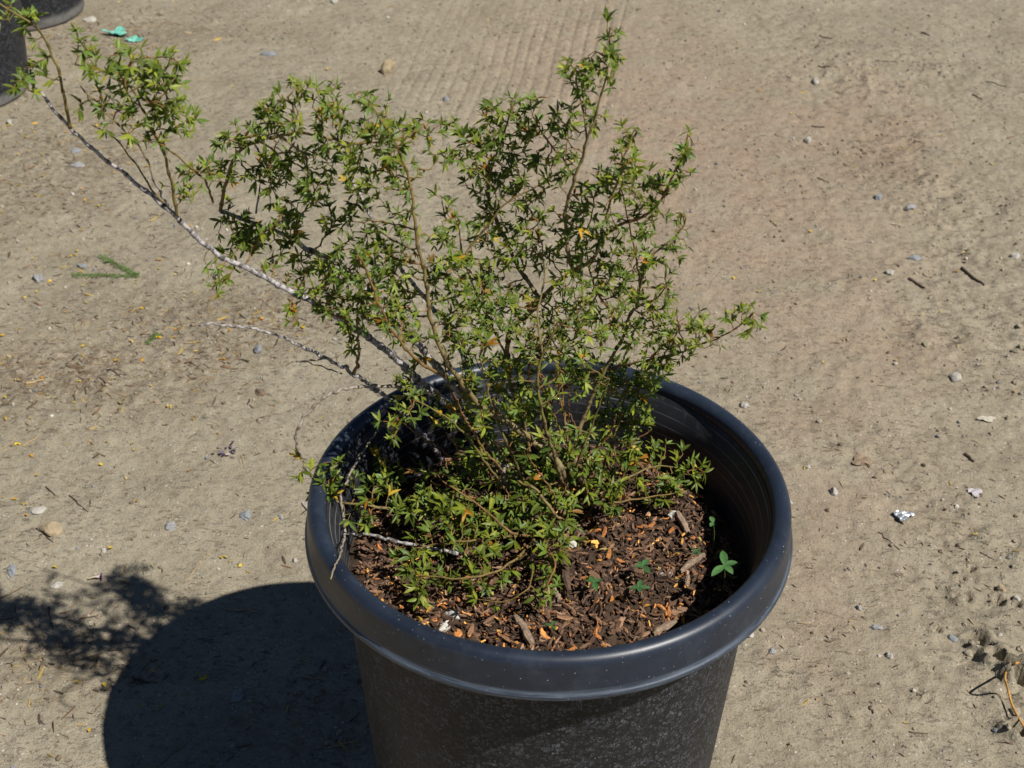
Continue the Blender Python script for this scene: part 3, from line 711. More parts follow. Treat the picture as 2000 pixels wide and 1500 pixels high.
def bark_cols(rad, age, path, spacing):
    n = len(path); c = np.zeros((n, 3)); L = np.concatenate([[0], np.cumsum(np.linalg.norm(np.diff(path, axis=0), axis=1))])
    ph = rng.random() * spacing; x = np.mod(L + ph + .004 * np.sin(L * 31), spacing)
    near = np.minimum(x, spacing - x) < .0024
    c[:, 0] = age; c[:, 1] = near * (.45 + .45 * rng.random(n)) * min(1, float(np.mean(rad)) / .0022); c[:, 2] = np.clip(.35 + .3 * rng.normal(), 0, 1)
    return c, np.asarray(rad) * (1 + .30 * near)
nleaf = 0
for b, (P, rad, age) in enumerate(paths):
    mb = MB(); lf = MB()
    Pd = smooth_path(P[::2] if len(P) > 6 else P, .0022)
    t = np.linspace(0, 1, len(P)); td = np.linspace(0, 1, len(Pd))
    r_ = np.interp(td, t, rad); a_ = np.interp(td, t, age)
    c, r_ = bark_cols(r_, a_, Pd, .024)
    tube(mb, Pd, r_ , 8, c)
    mine = [i for i in range(NN) if bid[i] == b]
    rootset = [i for i in mine if i < NR]
    stack = []
    for i in rootset:
        for k in kids[i]: stack.append((i, k))
    while stack:
        i, k = stack.pop(); chain = [i, k]
        while kids[k]:
            ks = sorted(kids[k], key=lambda q: -size[q])
            for o_ in ks[1:]: stack.append((k, o_))
            k = ks[0]; chain.append(k)
        pts = nodes[chain].copy(); sz = size[chain].astype(float); sz[0] = sz[1]
        rr = np.clip(.00040 * sz ** .33, .0004, .0021)
        age_ = np.clip((sz - 8) / 60, .03, .5)
        cc = np.stack([age_, np.full(len(pts), .0), np.full(len(pts), np.clip(.35 + .35 * rng.normal(), 0, 1))], 1)
        # nodes swell a little and are darker
        pp = []; r2 = []; c2 = []
        for q in range(len(pts)):
            if q: pp.append(pts[q] * .75 + pts[q - 1] * .25); r2.append(rr[q]); c2.append(cc[q])
            pp.append(pts[q]); r2.append(rr[q] * 1.45); c2.append(cc[q] + np.array([0, .55, 0]))
            if q < len(pts) - 1: pp.append(pts[q] * .75 + pts[q + 1] * .25); r2.append(rr[q]); c2.append(cc[q])
        tube(mb, pp, r2, 5, np.array(c2))
        ph = rng.random() * 6.28
        for q in range(1, len(chain)):
            tw = unit(pts[q] - pts[q - 1]); tip = q == len(chain) - 1
            if sz[q] > 40: continue
            pr = .68 if sz[q] < 12 else .40
            if not tip and rng.random() > pr: continue
            a = unit(np.cross(tw, np.array([.3, .2, 1.0]))); bb = np.cross(tw, a); ph += 1.57 + rng.normal() * .3
            side = a * math.cos(ph) + bb * math.sin(ph)
            yel = False
            scl = (.95 + .3 * rng.random()) * (1.22 - .22 * float(sstep(.68, .86, pts[q][2])))
            for sg in (-1, 1):
                if rng.random() < .82: leaf_pair(lf, pts[q], tw, side * sg, scl, rng.random() < .036); nleaf += 2
            if tip:
                side = unit(np.cross(tw, side))
                for sg in (-1, 1): leaf_pair(lf, pts[q] + tw * .002, unit(tw * .9 + side * sg * .5), side * sg * .6, scl * .8); nleaf += 2
    br = mb.build("branch", M_BARK, bush, (0, 0, SOIL))
    if lf.n: lf.build("foliage", M_LEAF, br, (0, 0, SOIL))
for k in range(22):      # thin yellowish twigs tangled about the stems
    bx_, by_ = rng.uniform(950, 1190), rng.uniform(905, 1045); dx_ = rng.normal() * 90; hh = rng.uniform(110, 330); y0 = at_z(bx_, by_, SOIL)[1]; y1 = .05 + rng.normal() * .05
    pp = [(bx_, by_, S, -.003)] + [(bx_ + dx_ * t + rng.normal() * 9, by_ - hh * t, y0 + (y1 - y0) * t) for t in (.3, .55, .8, 1.0)]
    DEAD.append((pp, .0012 + .0010 * rng.random(), .0006, .22 + .4 * rng.random(), .12))
for pts, rb_, rt_, a0, a1 in DEAD:
    P = np.array([P3(q) for q in pts]); P = smooth_path(P, .006); P[1:-1] += rng.normal(size=(len(P) - 2, 3)) * .0008
    P = smooth_path(P, .0022); t = np.linspace(0, 1, len(P)); mb = MB()
    c, r_ = bark_cols(rb_ + (rt_ - rb_) * t, a0 + (a1 - a0) * t, P, .017)
    c[:, 2] = .95; c[:, 1] *= .6; tube(mb, P, r_, 7, c)
    mb.build("dead_twig", M_BARK, bush, (0, 0, SOIL))
print("leaflets", nleaf)

# ------------------------------------------------------------------ seedlings and pieces on the soil in the pot
M_WEED = mat_attr("weed_leaf", .5, .4, .25, 250, .25)
def ov_leaf(mb, p, d, L, W, col):
    d = unit(d); sd_ = unit(np.cross(d, np.array([0, 0, 1.0]))); n_ = np.cross(sd_, d); V = []; f = []
    for t in np.linspace(0, 1, 8):
        w_ = max(.03, math.sin(math.pi * min(1, t * .96 + .02)) ** .75); c = p + d * L * t - n_ * .22 * L * t * t
        for u in (-1, -.5, 0, .5, 1): V.append(c + sd_ * u * w_ * W * .5 + n_ * abs(u) * w_ * W * .14)
    for i in range(7):
        for k in range(4): f.append((5 * i + k, 5 * i + k + 1, 5 * i + k + 6, 5 * i + k + 5))
    mb.add(np.array(V), f, col)
def seedling(px, py, h, leaves, label, col):
    top = soil_at(px, py, h); foot = np.array([top[0] + .003, top[1] + .004, soil_z(top[0], top[1])])
    root = empty("seedling", foot); tag(root, label, "seedling", "weed seedlings in the pot")
    mb = MB(); tube(mb, smooth_path([foot, (foot + top) / 2 + np.array([.002, 0, .002]), top], .004), .0007, 6, (.10, .16, .04)); mb.build("stem", M_WEED, root, foot)
    for ang, L, W in leaves:
        lb = MB(); ov_leaf(lb, top, np.array([math.cos(ang), math.sin(ang), .25]), L, W, np.array(col) * (.85 + .3 * rng.random())); lb.build("leaf", M_WEED, root, foot)
R_ = math.radians
seedling(1415, 1105, .075, [(R_(88), .026, .010), (R_(228), .026, .010), (R_(-62), .017, .009), (R_(20), .017, .009)], "tall green seedling with four oval leaves, standing before the shaded pot wall", (.085, .20, .060))
seedling(1393, 1021, .05, [(R_(100), .012, .007), (R_(240), .009, .006)], "tiny two-leaved seedling in the deep shade, highest of the weeds", (.08, .19, .06))
seedling(1255, 1106, .03, [(R_(55), .015, .008), (R_(-60), .015, .008), (R_(190), .011, .006), (R_(120), .010, .006)], "green weed seedling above its twin on the sunny mulch", (.06, .15, .05))
seedling(1247, 1147, .025, [(R_(70), .013, .007), (R_(-10), .014, .007), (R_(200), .012, .007), (R_(-80), .010, .006)], "flat green weed seedling nearest the front of the mulch", (.06, .15, .05))
seedling(1160, 1138, .03, [(R_(110), .013, .007), (R_(-80), .015, .008), (R_(30), .012, .006), (R_(160), .011, .006)], "green weed seedling beside the low foliage, just left of two others", (.06, .15, .045))
seedling(1360, 1077, .02, [(R_(45), .009, .004), (R_(135), .009, .004), (R_(225), .009, .004), (R_(-45), .009, .004)], "little star-shaped seedling at the edge of the shadow", (.055, .12, .05))
seedling(1078, 1222, .015, [(R_(60), .009, .005), (R_(170), .009, .005), (R_(-60), .008, .004)], "very small seedling close to the front rim", (.06, .14, .04))

M_WOOD = mat_simple("weathered_wood", (.26, .19, .135), .85, .45, 180, .2, .6)
M_BROWNW = mat_simple("bark_chunk", (.10, .065, .045), .9, .5, 150, .2, .8)
M_PERL = mat_simple("white_stone", (.55, .53, .48), .9, .35, 220, .2, .8)
def slab(name, px0, py0, px1, py1, W, T, mat, label, cat, lift=.004, onsoil=True, group=None, bend=.05):
    a = soil_at(px0, py0, lift) if onsoil else gp(px0, py0); b = soil_at(px1, py1, lift) if onsoil else gp(px1, py1)
    if not onsoil: a = a + np.array([0, 0, T * .3]); b = b + np.array([0, 0, T * .3])
    c = (a + b) / 2; d = b - a; L = np.linalg.norm(d); d /= L; sd_ = unit(np.cross(d, np.array([0, 0, 1.0]))); n_ = np.cross(sd_, d)
    V = []; f = []; n = 9
    for i, t in enumerate(np.linspace(-1, 1, n)):
        w_ = W * .5 * (1 - .45 * abs(t) ** 2.2) * (.85 + .3 * rng.random()); q = c + d * L * .5 * t + n_ * bend * L * (1 - t * t) + sd_ * rng.normal() * W * .06
        th = T * (.7 + .5 * rng.random())
        V += [q - sd_ * w_, q + sd_ * w_, q + sd_ * w_ * .75 + n_ * th, q + sd_ * w_ * .1 + n_ * th * 1.25, q - sd_ * w_ * .7 + n_ * th * .9]
    for i in range(n - 1):
        for k in range(5): k2 = (k + 1) % 5; f.append((i * 5 + k, i * 5 + k2, i * 5 + 5 + k2, i * 5 + 5 + k))
    f += [(4, 3, 2, 1, 0), tuple(range(5 * n - 5, 5 * n))]
    mb = MB(); mb.add(np.array(V), f); o = mb.build(name, mat, None, c, smooth=False); tag(o, label, cat, group); return o
slab("wood_chip", 1328, 1118, 1374, 1085, .008, .004, M_WOOD, "pale splintered wood chip by the edge of the shadow", "wood chip", .012)
slab("wood_chip", 1008, 1205, 1040, 1262, .012, .004, M_WOOD, "flat grey-brown wood sliver leaning to the front rim", "wood chip", .006)
slab("wood_chip", 1322, 1000, 1345, 1046, .010, .004, M_WOOD, "upright streaked wood chip below the lowest right-hand leaves", "wood chip", .006)
slab("wood_chip", 1338, 1145, 1345, 1125, .006, .003, M_WOOD, "short pale chip just under the splintered one", "wood chip", .006)
slab("bark_piece", 1098, 1095, 1110, 1158, .012, .007, M_BROWNW, "dark rotten bark stub standing in front of the stems", "bark", .015)
slab("bark_piece", 1082, 1152, 1092, 1175, .008, .004, M_WOOD, "small tan bark flake beside the dark stub", "bark", .006)
slab("bark_piece", 1155, 1045, 1185, 1065, .010, .005, M_BROWNW, "brown bark piece right of the stems among the leaves", "bark", .006)
slab("bark_piece", 1275, 1240, 1320, 1215, .010, .004, M_WOOD, "bark strip lying where the shadow meets the front rim", "bark", .005)
slab("stick_piece", 900, 890, 975, 886, .006, .004, M_WOOD, "cream stick lying along the back of the soil", "stick", .008)
def stone(px, py, size, label, mat, onsoil=False, rz=0.0, seed=1, cat="stone", name="stone", sink=.35, group=None):
    p = soil_at(px, py, 0) if onsoil else gp(px, py)
    V = rock_verts(size, rz, seed=seed); V = V * (1 + .10 * (np.random.default_rng(seed).random((len(V), 1)) - .5)); V[:, 2] += size[2] * (1 - 2.3 * sink)
    mb = MB(); mb.add(V + p, S2F); o = mb.build(name, mat, None, p, smooth=False); tag(o, label, cat, group); return o
stone(1120, 1065, (.009, .008, .010), "knobbly white stone between the stems and the weeds", M_PERL, True, .3, 2)
stone(1100, 853, (.020, .008, .007), "long white stone at the back edge of the soil", M_PERL, True, .1, 3)
stone(1071, 862, (.009, .008, .009), "round pinkish stone at the foot of the orange twig", mat_simple("pink_stone", (.36, .28, .24), .9, .3, 150, .2, .6), True, .4, 4)
stone(868, 1228, (.009, .007, .008), "white stone nearest the left front rim", M_PERL, True, .9, 5)
stone(884, 1200, (.010, .006, .007), "white stone just behind another by the front rim", M_PERL, True, -.4, 6)
stone(1315, 1008, (.008, .007, .008), "pale grey stone beside the upright wood chip", M_PERL, True, .2, 7)
stone(1298, 1122, (.008, .006, .003), "flat grey chip of stone near the splintered wood", mat_simple("grey_chip", (.30, .29, .28), .9, .3, 150, .2, .4), True, .2, 8)
stone(1232, 1128, (.006, .008, .003), "cream flake of stone between the weed seedlings", mat_simple("cream_chip", (.58, .45, .27), .8, .2, 150, .2, .3), True, .6, 9)
# fallen yellow leaflets on the mulch
M_YEL = mat_attr("fallen_leaflet", .6, .3, .15, 300, .25)
for k in range(110):
    r = math.sqrt(rng.random()) * .24; t = rng.random() * 6.283; x, y = r * math.cos(t), max(-.235, r * math.sin(t) - .03)
    if math.hypot(x, y) > .24: x *= .8; y *= .8
    p = np.array([x, y, soil_z(x, y) + .005]); mb = MB()
    a = rng.random() * 6.283
    leaflet(mb, p, np.array([math.cos(a), math.sin(a), rng.normal() * .2]), np.array([rng.normal() * .4, rng.normal() * .4, 1.0]), .009 + .006 * rng.random(), .0042, np.array([(.60, .30, .03), (.62, .38, .04), (.50, .20, .03), (.55, .42, .12)][rng.integers(4)]) * (.7 + .5 * rng.random()))
    tag(mb.build("fallen_leaflet", M_YEL, None, p), "dead yellow leaflet fallen on the mulch in the pot", "fallen leaf", "dead yellow leaflets on the mulch")

# ------------------------------------------------------------------ things lying in the yard
def M_ST(nm, c, **k): return mat_simple(nm, c, .9, .3, 90, .2, .5, **k)
G_, T_, W_, B_, K_ = M_ST("grey_stone", (.27, .27, .27)), M_ST("tan_stone", (.34, .27, .17)), M_ST("white_pebble", (.38, .36, .315)), M_ST("blue_grey_stone", (.225, .235, .245)), M_ST("brown_stone", (.16, .115, .08))
ST = [  # px, py, half width px, half depth px, half height px, rot, material, label
 (757,140,15,9,17,.5,T_,"tall tan stone with a dark side, topmost near the tyre marks"),
 (505,684,9,9,8,.3,B_,"blue-grey stone below the long bare twig"),
 (508,768,13,8,5,-.7,K_,"flat brown chunk left of the curled twig"),
 (335,1030,12,9,8,.1,G_,"rounded grey pebble midway between the left edge and the pot"),
 (102,1036,16,20,10,.9,T_,"big tan wedge-shaped stone near the left edge"),
 (75,999,16,9,6,.3,W_,"white oval stone above the tan wedge"),
 (481,1009,13,11,6,.2,B_,"half-buried blue-grey stone near the pot's left side"),
 (549,1011,7,5,5,0,G_,"little grey pebble beside the half-buried blue stone"),
 (600,990,9,12,7,.7,W_,"pale stone touching the pot's left outline"),
 (75,547,11,9,9,.1,G_,"grey pebble beside yellow petals at far left"),
 (161,521,9,6,5,.1,B_,"bluish pebble near the fallen green sprig"),
 (110,1143,12,8,4,.1,W_,"pinkish flat stone left of the purple flower"),
 (203,1078,6,5,5,.1,W_,"small white pebble above the purple flower"),
 (463,1361,14,12,8,.4,B_,"blue-grey stone inside the pot's shadow"),
 (165,1238,12,6,5,.2,T_,"tan stone in the thin branch shadow"),
 (22,1115,10,14,6,.4,B_,"dark blue stone at the left edge beside shadow"),
 (1592,161,7,6,7,.2,W_,"grey pebble high on the right, farther of a pair"),
 (1577,276,7,6,7,.2,W_,"grey pebble on the right, nearer of a pair"),
 (1715,388,9,7,7,.2,B_,"dark bluish stone at upper right"),
 (1777,405,12,5,5,.4,G_,"long grey pebble right of the dark bluish stone"),
 (1786,506,14,6,6,.3,B_,"smooth bluish stone on the rough dirt"),
 (1738,534,11,7,6,.3,W_,"pale stone beside a dark clump on rough dirt"),
 (1983,501,9,6,6,.3,W_,"white stone by the right edge, highest there"),
 (1866,738,12,9,7,-.8,W_,"white lumpy stone amid cracked dirt"),
 (1627,963,8,8,8,.3,W_,"round pale pebble right of the pot rim"),
 (1577,914,6,5,5,.3,W_,"tiny white pebble nearest the rim's right side"),
 (1710,1228,13,6,6,.1,G_,"pointed grey stone below the foil scrap"),
 (1738,1282,8,7,7,.3,W_,"white pebble with tiny white chip beside it"),
 (1717,1281,5,3,3,.3,W_,"white chip left of the white pebble"),
 (1860,1248,8,9,6,.6,B_,"bluish stone left of the dark crack"),
 (1955,1154,9,8,8,.3,T_,"tan pebble at the end of a dark cleft"),
 (1984,1170,7,6,6,.3,W_,"pale pebble right of the tan one"),
 (1677,1188,6,5,5,.3,G_,"dark pebble near the small yellow bud"),
 (1508,1274,8,6,6,.1,G_,"grey pebble touching a yellow petal near the pot"),
 (1464,1240,9,9,8,.1,W_,"white stone half hidden by the pot's right side"),
 (1542,984,5,5,5,.1,W_,"round white pebble close to the rim"),
 (1945,1427,7,5,5,.1,B_,"violet-grey pebble under the orange root"),
 (1455,792,9,7,5,.1,W_,"faint pale stone behind the rim's right shoulder"),
 (652,4,9,6,5,.1,W_,"pale stone at the very top edge"),
 (176,40,13,9,6,.1,W_,"whitish lump beside the corner pot's foot"),
 (527,107,16,7,6,.1,B_,"dark flat stone among the far dirt"),
 (148,295,11,6,5,.1,B_,"bluish stone under the grey branch"),
 (152,325,13,8,5,.1,G_,"grey flat stone below the bluish one"),
 (20,240,7,8,6,.1,W_,"white pebble below the left pot"),
 (870,195,8,5,5,.1,B_,"bluish pebble right of the far tan stone"),
]
for k, (px, py, a, b, c, rz, m_, lab) in enumerate(ST):
    p = gp(px, py); s_ = MMPX(p)
    stone(px, py, (a * s_, b * s_ * 1.25, c * s_ * 1.15), lab, m_, False, rz, 20 + k)
# sticks and straws
M_TWIG = mat_simple("dry_twig", (.085, .062, .045), .85, .4, 200, .2, .5)
M_STRAW = mat_simple("dry_straw", (.36, .26, .14), .75, .3, 200, .3, .3)
def stick(px0, py0, px1, py1, r, mat, label, cat="twig", group=None, lift=0.0, name=None):
    a, b = gp(px0, py0), gp(px1, py1); n = 7; P = []
    for t in np.linspace(0, 1, n):
        q = a + (b - a) * t; q = q + np.array([rng.normal(), rng.normal(), 0]) * .03 * np.linalg.norm(b - a) * math.sin(math.pi * t)
        q[2] = gz(q[0], q[1]) + r * .7 + lift * math.sin(math.pi * t); P.append(q)
    mb = MB(); P = smooth_path(P, .006); tube(mb, P, r * (1 - .4 * np.linspace(0, 1, len(P))), 6)
    o = mb.build(name or cat, mat, None, P[len(P) // 2]); tag(o, label, cat, group)
for q in [
 (1878,525,1922,556,.0045,M_TWIG,"stout dark twig with a thick end on the rough dirt"),
 (1775,545,1806,563,.0040,M_TWIG,"short dark twig below the smooth bluish stone"),
 (1884,888,1902,903,.0035,M_TWIG,"stubby black twig above the white scraps"),
 (1914,1078,1942,1094,.0012,M_TWIG,"thin dark twig right of the foil scrap"),
 (1715,1040,1757,1074,.0012,M_TWIG,"thin reddish twig below the foil scrap"),
 (448,1191,514,1200,.0018,M_STRAW,"pale straw lying inside the pot's shadow"),
 (72,1032,104,1060,.0014,M_TWIG,"black twig beside the tan wedge stone"),
 (90,952,108,968,.0018,M_TWIG,"short dark twig left of the grey sliver"),
 (135,968,172,1000,.0016,M_TWIG,"long bent twig above the shadow"),
 (362,1138,416,1074,.0010,M_STRAW,"long pale straw pointing at the shadow's edge"),
 (95,1186,103,1230,.0011,M_TWIG,"dark twig in the leafy shadow"),
 (250,1222,264,1228,.0015,M_TWIG,"small twig near the rim of the shadow"),
 (0,880,35,852,.0012,M_STRAW,"pale straw at the left edge beside yellow petals"),
 (44,873,76,852,.0022,M_STRAW,"grey straw crossing the yellow petals"),
 (145,632,150,655,.0016,M_STRAW,"upright pale straw left of centre"),
 (50,750,86,744,.0040,M_STRAW,"greyish wood splinter in the debris patch"),
 (208,724,232,735,.0022,M_TWIG,"dark curled bark strip in the debris patch"),
 (575,620,600,628,.0016,M_TWIG,"dark twig between grey branch and bare twig"),
 (505,648,545,655,.0016,M_TWIG,"dark straw under the arched bare twig"),
 (1600,70,1625,76,.0020,M_TWIG,"dark stalk at upper right, farther"),
 (1800,65,1815,70,.0030,M_TWIG,"dark bark bit near the top right"),
 (1925,160,1966,170,.0018,M_TWIG,"long dark twig near the top right edge"),
 (1598,130,1622,132,.0025,M_TWIG,"dark twig left of the far grey pebble"),
 (1585,247,1610,249,.0025,M_TWIG,"dark twig above the near grey pebble"),
 (1710,119,1752,122,.0016,M_TWIG,"thin dark twig between two pink patches"),
 (1596,348,1620,358,.0018,M_TWIG,"thin twig right of the bush top"),
 (1900,185,1918,194,.0025,M_TWIG,"dark twig nearest the right edge up high"),
 (1775,1430,1812,1434,.0012,M_TWIG,"fine straight straw at the bottom right"),
 (1782,1345,1818,1378,.0013,M_TWIG,"dark scratchlike twig in the lower right dirt"),
 (640,1462,700,1448,.0016,M_STRAW,"pale straw in deep shadow close to the pot"),
 (590,1322,640,1330,.0016,M_STRAW,"faint straw in the pot's shadow, beyond the others"),
 (300,1500,380,1440,.0012,M_STRAW,"thin straw at the bottom of the shadow"),
 (0,1170,40,1150,.0012,M_TWIG,"thin twig at left in leafy shadow"),
 (250,60,330,40,.0012,M_STRAW,"long curved straw in front of the corner pot"),
 (330,42,410,58,.0012,M_STRAW,"long straw right of the turquoise scrap"),
]: stick(*q[:6], q[6])
# petals
def petal(p, s_, col, mb):
    a = rng.random() * 6.283
    for k in range(rng.integers(1, 3)):
        a += 1.4 + rng.random(); d = np.array([math.cos(a), math.sin(a), .35 * rng.random()])
        leaflet(mb, p, d, np.array([rng.normal() * .5, rng.normal() * .5, 1.0]), s_, s_ * .7, col)
PT = [(145,463),(175,459),(310,510),(95,552),(73,570),(162,560),(312,528),(280,604),(246,648),(260,668),(16,700),(38,744),(30,742),(35,868),(248,935),(428,848),(220,1070),(370,921),(327,794),(378,822),(332,797),
      (435,703),(450,648),(585,659),(510,625),(590,641),(586,690),(540,540),(212,1073),(432,1089),(440,1091),(473,1106),(103,1110),(140,1228),(203,1336),(173,1432),(300,1315),(400,1330),(1510,1281),(1665,1215),(1610,710),(1747,704),(1872,678),(1983,768),(1800,615),
      (1786,414),(1490,195),(1500,75),(1595,1370),(1885,495),(1480,570),(870,150),(1026,172),(60,893),(40,832),(62,822),(80,740),(58,820),(8,975),(44,985),(55,987),(54,1010)]
rp = np.random.default_rng(3)
for k in range(205):
    zone = rp.random()
    if zone < .66: PT.append((rp.normal(170, 110), rp.normal(180, 110)))
    elif zone < .85: PT.append((rp.uniform(0, 420), rp.uniform(380, 1000)))
    elif zone < .93: PT.append((rp.uniform(400, 1000), rp.uniform(20, 450)))
    else: PT.append((rp.uniform(1400, 2000), rp.uniform(20, 1400)))
for (px, py) in PT:
    if py < 5 or px < 1 or (px < 55 and py < 210) or (px < 160 and py < 50): continue
    if 585 < px < 1560 and py > 680: continue
    p = gp(px, py); p[2] += .004; mb = MB()
    petal(p, .0048 + .005 * rng.random(), np.array([(.66, .40, .02), (.70, .50, .04), (.56, .28, .03), (.55, .42, .14)][rng.integers(4)]) * (.7 + .35 * rng.random()), mb)
    tag(mb.build("yellow_petal", M_YEL, None, p), "small yellow petal fallen on the dirt yard", "petal", "yellow petals scattered on the dirt")
# purple flowers
M_PUR = mat_attr("flower_petal", .6, .3, .2, 300, .25)
def flower():
    a, b = gp(172, 1134), gp(196, 1131); a[2] += .004; b[2] += .006
    root = empty("purple_flower", (a + b) / 2); tag(root, "fresh purple trumpet flower with a white tube on the dirt", "flower")
    mb = MB(); P = smooth_path([a, (a + b) / 2 + np.array([0, 0, .002]), b], .003); t = np.linspace(0, 1, len(P))
    tube(mb, P, .0012 + .0022 * t ** 2, 8, np.stack([.62 + 0 * t, .55 - .05 * t, .25 + .25 * t], 1)); mb.build("flower_tube", M_PUR, root, (a + b) / 2)
    d = unit(b - a); s_ = unit(np.cross(d, np.array([0, 0, 1.0])))
    for k in range(5):
        w_ = k * 1.2566; lb = MB(); sidev = s_ * math.cos(w_) + np.cross(s_, d) * math.sin(w_)
        leaflet(lb, b, d * .6 + sidev, d, .010, .0075, (.12, .045, .24)); lb.build("petal", M_PUR, root, (a + b) / 2)
flower()
def crumple(name, px, py, wx, wy, hgt, mat, label, cat, col=(1, 1, 1), seed=1, group=None, parent=None):
    """a crumpled thin sheet with real thickness lying on the dirt"""
    p = gp(px, py); s_ = MMPX(p); g = np.random.default_rng(seed); n = 12; V = []; f = []
    ux = np.linspace(-1, 1, n)
    for layer in (0, 1):
        for j in range(n):
            for i in range(n):
                a, b = ux[i], ux[j]; rr = 1 + .25 * math.sin(3 * math.atan2(b, a) + seed)
                q = np.array([a * math.sqrt(1 - b * b / 2) * wx * s_ * rr, b * math.sqrt(1 - a * a / 2) * wy * s_ * 1.6 * rr, 0])
                V.append(q)
    V = np.array(V); m_ = n * n
    zz = 0
    for k in range(6):
        d = g.normal(size=2) * 2.2; zz = zz + np.abs(np.sin(V[:m_, 0] / (wx * s_) * d[0] + V[:m_, 1] / (wy * s_) * d[1] + g.random() * 6)) / 6
    zz = (zz - zz.min()) * hgt
    gg = height(p[0] + V[:m_, 0], p[1] + V[:m_, 1]) - p[2]
    V[:m_, 2] = zz + gg + .0015; V[m_:, 2] = zz + gg + .0008
    for j in range(n - 1):
        for i in range(n - 1):
            a = j * n + i; f.append((a, a + 1, a + n + 1, a + n)); f.append((m_ + a + n, m_ + a + n + 1, m_ + a + 1, m_ + a))
    for i in range(n - 1):
        for (a, b) in ((i, i + 1), ((n - 1) * n + i + 1, (n - 1) * n + i), ((i + 1) * n, i * n), (i * n + n - 1, (i + 1) * n + n - 1)): f.append((b, a, m_ + a, m_ + b))
    mb = MB(); mb.add(V + p, f, col)
    o = mb.build(name, mat, None, p, smooth=False)
    if label: tag(o, label, cat, group)
    return o
M_TEAL = mat_simple("turquoise_plastic", (.13, .42, .34), .4, .3, 60, .4, .1)
crumple("plastic_scrap", 228, 68, 21, 9, .03, M_TEAL, "torn turquoise plastic scrap, larger left-hand piece", "scrap", seed=4)
crumple("plastic_scrap", 263, 80, 15, 7, .02, M_TEAL, "turquoise plastic scrap, small piece behind the leaves", "scrap", seed=9)
mf, n_, l_, p_ = new_mat("foil"); p_.inputs["Base Color"].default_value = (.50, .53, .55, 1); p_.inputs["Metallic"].default_value = .7; p_.inputs["Roughness"].default_value = .35
crumple("foil_scrap", 1764, 1012, 17, 9, .014, mf, "shiny crumpled foil scrap on the dirt right of the pot", "foil", seed=7)
crumple("dry_leaf", 1928, 820, 16, 5, .007, mat_simple("pale_leaf", (.46, .42, .34), .7, .2, 90, .3, .2), "pale dry leaf near the right edge", "leaf", seed=12)
crumple("dry_leaf", 1684, 901, 20, 10, .006, mat_simple("tan_leaf", (.25, .185, .125), .8, .3, 90, .3, .2), "tan dead leaf half sunk right of the rim", "leaf", seed=15)
crumple("dry_leaf", 1905, 965, 12, 8, .007, mat_simple("lilac_leaf", (.40, .37, .38), .7, .2, 90, .3, .2), "pale lilac scrap of leaf on rough dirt", "leaf", seed=19)
def withered():
    p0 = gp(450, 884); root = empty("withered_flower", p0); tag(root, "withered purple flower crumpled on the dirt left of the pot", "flower")
    for k in range(16):
        mb = MB(); q = gp(450 + rng.normal() * 9, 884 + rng.normal() * 6); q[2] += .002 + .006 * rng.random(); a = rng.random() * 6.283
        col = [(.075, .045, .14), (.05, .035, .07), (.13, .09, .17), (.42, .35, .32), (.30, .22, .17), (.16, .12, .11)][k % 6]
        leaflet(mb, q, np.array([math.cos(a), math.sin(a), .5 * rng.normal()]), rng.normal(size=3) + np.array([0, 0, .6]), .009 + .007 * rng.random(), .006, np.array(col)); mb.build("petal", M_PUR, root, p0)
withered()
stick(470, 890, 478, 915, .0012, M_STRAW, "curled dry stalk under the withered purple flower", "stalk")
# fallen green sprig
def sprig(arms, label):
    p0 = gp(*arms[0][-1]); root = empty("green_sprig", p0); tag(root, label, "sprig")
    mb = MB(); lf = MB()
    for arm in arms:
        P = np.array([gp(*q) for q in arm]); P[:, 2] += .006; P = smooth_path(P, .006); tube(mb, P, .0009, 5, (.08, .12, .03))
        for k in range(1, len(P)):
            t = unit(P[k] - P[k - 1]); s_ = np.cross(t, np.array([0, 0, 1.0]))
            for sg in (-1, 1): leaflet(lf, P[k], -t * .6 + s_ * sg + np.array([0, 0, .2 * rng.random()]), np.array([0, 0, 1.0]) + rng.normal(size=3) * .3, .017 * (.35 + .65 * rng.random()), .0034, np.array((.10, .19, .035)) * (.8 + .4 * rng.random()))
    mb.build("stem", M_WEED, root, p0); lf.build("foliage", M_WEED, root, p0)
sprig([[(194, 502), (222, 516), (250, 530), (272, 542)], [(142, 541), (185, 540), (230, 541), (272, 542)]], "forked feathery green sprig lying on the dirt at left")
sprig([[(308, 654), (298, 664), (287, 676)]], "tiny green sprout on the dirt below the forked sprig")
# orange root loop
def root_loop():
    pts = [(1990, 1294, .012), (1983, 1296, .016), (1969, 1306, .022), (1963, 1323, .026), (1969, 1348, .024), (1978, 1379, .014), (1997, 1414, .006), (2030, 1460, .003)]
    P = []
    for px, py, h in pts: p = gp0(px, py); P.append(at_z(px, py, gz(p[0], p[1]) + h))
    mb = MB(); P = smooth_path(P, .004); tube(mb, P, .0019, 8); o = mb.build("exposed_root", mat_simple("orange_root", (.52, .27, .07), .7, .25, 150, .3, .3), None, P[5]); tag(o, "thin orange root looping out of the cracked dirt at lower right", "root")
root_loop()
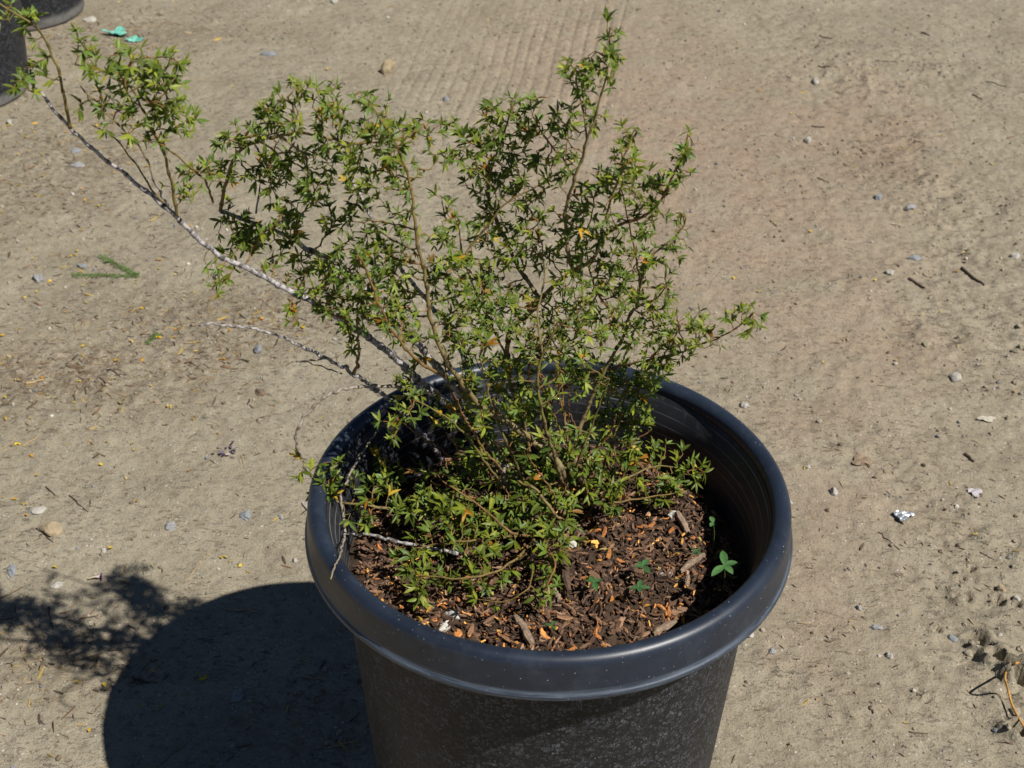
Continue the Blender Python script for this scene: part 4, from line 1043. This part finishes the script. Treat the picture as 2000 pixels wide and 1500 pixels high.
# clods
M_CLOD = mat_simple("dirt_clod", (.30, .26, .19), .95, .3, 150, .1, .8)
rc = np.random.default_rng(12)
for k in range(30):
    c = [(1900, 1240, 50, 25), (1950, 1290, 45, 30), (1880, 1120, 40, 40), (1960, 1090, 60, 50), (1830, 660, 100, 40), (1960, 700, 60, 60), (1850, 560, 120, 60), (1965, 1420, 40, 30)][k % 8]
    px, py = rc.normal(c[0], c[2] * .6), rc.normal(c[1], c[3] * .6)
    if px > 1999: continue
    s_ = .0035 + .0065 * rc.random() ** 2
    stone(px, py, (s_ * 1.2, s_, s_ * .8), "crumbly tan dirt clod on the rough ground at right", M_CLOD, False, rc.random() * 3, 200 + k, "clod", "dirt_clod", .3, "dirt clods on the rough ground")

# ------------------------------------------------------------------ uncountable grit and plant litter
M_GRIT = mat_attr("grit", .9, .2, 0, 300, .3, .3)
GC = [(.27, .225, .16), (.30, .26, .20), (.22, .18, .125), (.36, .32, .26), (.20, .20, .20), (.48, .45, .39), (.25, .19, .14), (.15, .115, .08)]
GW = np.array([6, 5, 5, 3, 1.6, 1.2, 3, 2.0]); GW /= GW.sum()
gb = MB(); n_g = 15000
gx = rng.uniform(-1.9, 1.9, n_g * 2); gy = rng.uniform(.05, 3.7, n_g * 2)
ppx, ppy = pix(gx, gy); keep = (ppx > -60) & (ppx < 2060) & (ppy > -40) & (ppy < 1560) & (np.hypot(gx, gy) > .235)
dens = .35 + .65 * sstep(-.4, .5, fbm(gx, gy, .3, 131, 3)) ; dens = np.clip(dens * .7 + .6 * rough_mask(gx, gy), 0, 1)
keep &= rng.random(len(gx)) < dens
gx, gy = gx[keep][:n_g], gy[keep][:n_g]; ghz = height(gx, gy)
for i in range(len(gx)):
    s_ = min(.0012 * math.exp(abs(rng.normal()) * .75), .0060)
    V = (ICO_V * (1 + .3 * (rng.random((12, 1)) - .5)) * np.array([1, .75 + .3 * rng.random(), .7]) * s_) @ rand_rot().T
    gb.add(V + np.array([gx[i], gy[i], ghz[i] + s_ * .25]), ICO_F, np.array(GC[rng.choice(8, p=GW)]) * (.8 + .4 * rng.random()))
tag(gb.build("grit", M_GRIT, None, (0, 1, 0), smooth=False), "fine grit and crumbs strewn over the dirt yard", "grit", kind="stuff")
lb = MB(); cnt = 0
while cnt < 3600:
    if rng.random() < .75:
        px, py, rx, ry, _a = DEBRIS[rng.choice(len(DEBRIS), p=[.19, .05, .10, .24, .15, .09, .09, .03, .03, .03])]; px, py = rng.normal(px, rx * .75), rng.normal(py, ry * .75)
    else: px, py = rng.uniform(0, 2000), rng.uniform(0, 1500)
    if not (-30 < px < 2030 and 0 < py < 1540): continue
    p = gp0(px, py)
    if np.hypot(p[0], p[1]) < .24: continue
    p[2] = gz(p[0], p[1]) + .001
    L = min(rng.lognormal(math.log(.010), .55), .035)
    col = np.array([(.14, .10, .065), (.07, .05, .035), (.22, .16, .10), (.34, .26, .16), (.20, .12, .07), (.10, .075, .05), (.40, .28, .07)][rng.integers(7)]) * (.8 + .4 * rng.random())
    sliver(lb, p, L, max(.0012, L * (.06 + .16 * rng.random())), .0010, rng.random() * 6.283, rng.normal() * .12, col, rng.normal() * .05); cnt += 1
tag(lb.build("plant_litter", M_CHIP, None, (0, 1, 0), smooth=False), "scattered shreds of bark and straw on the dirt", "litter", kind="stuff")
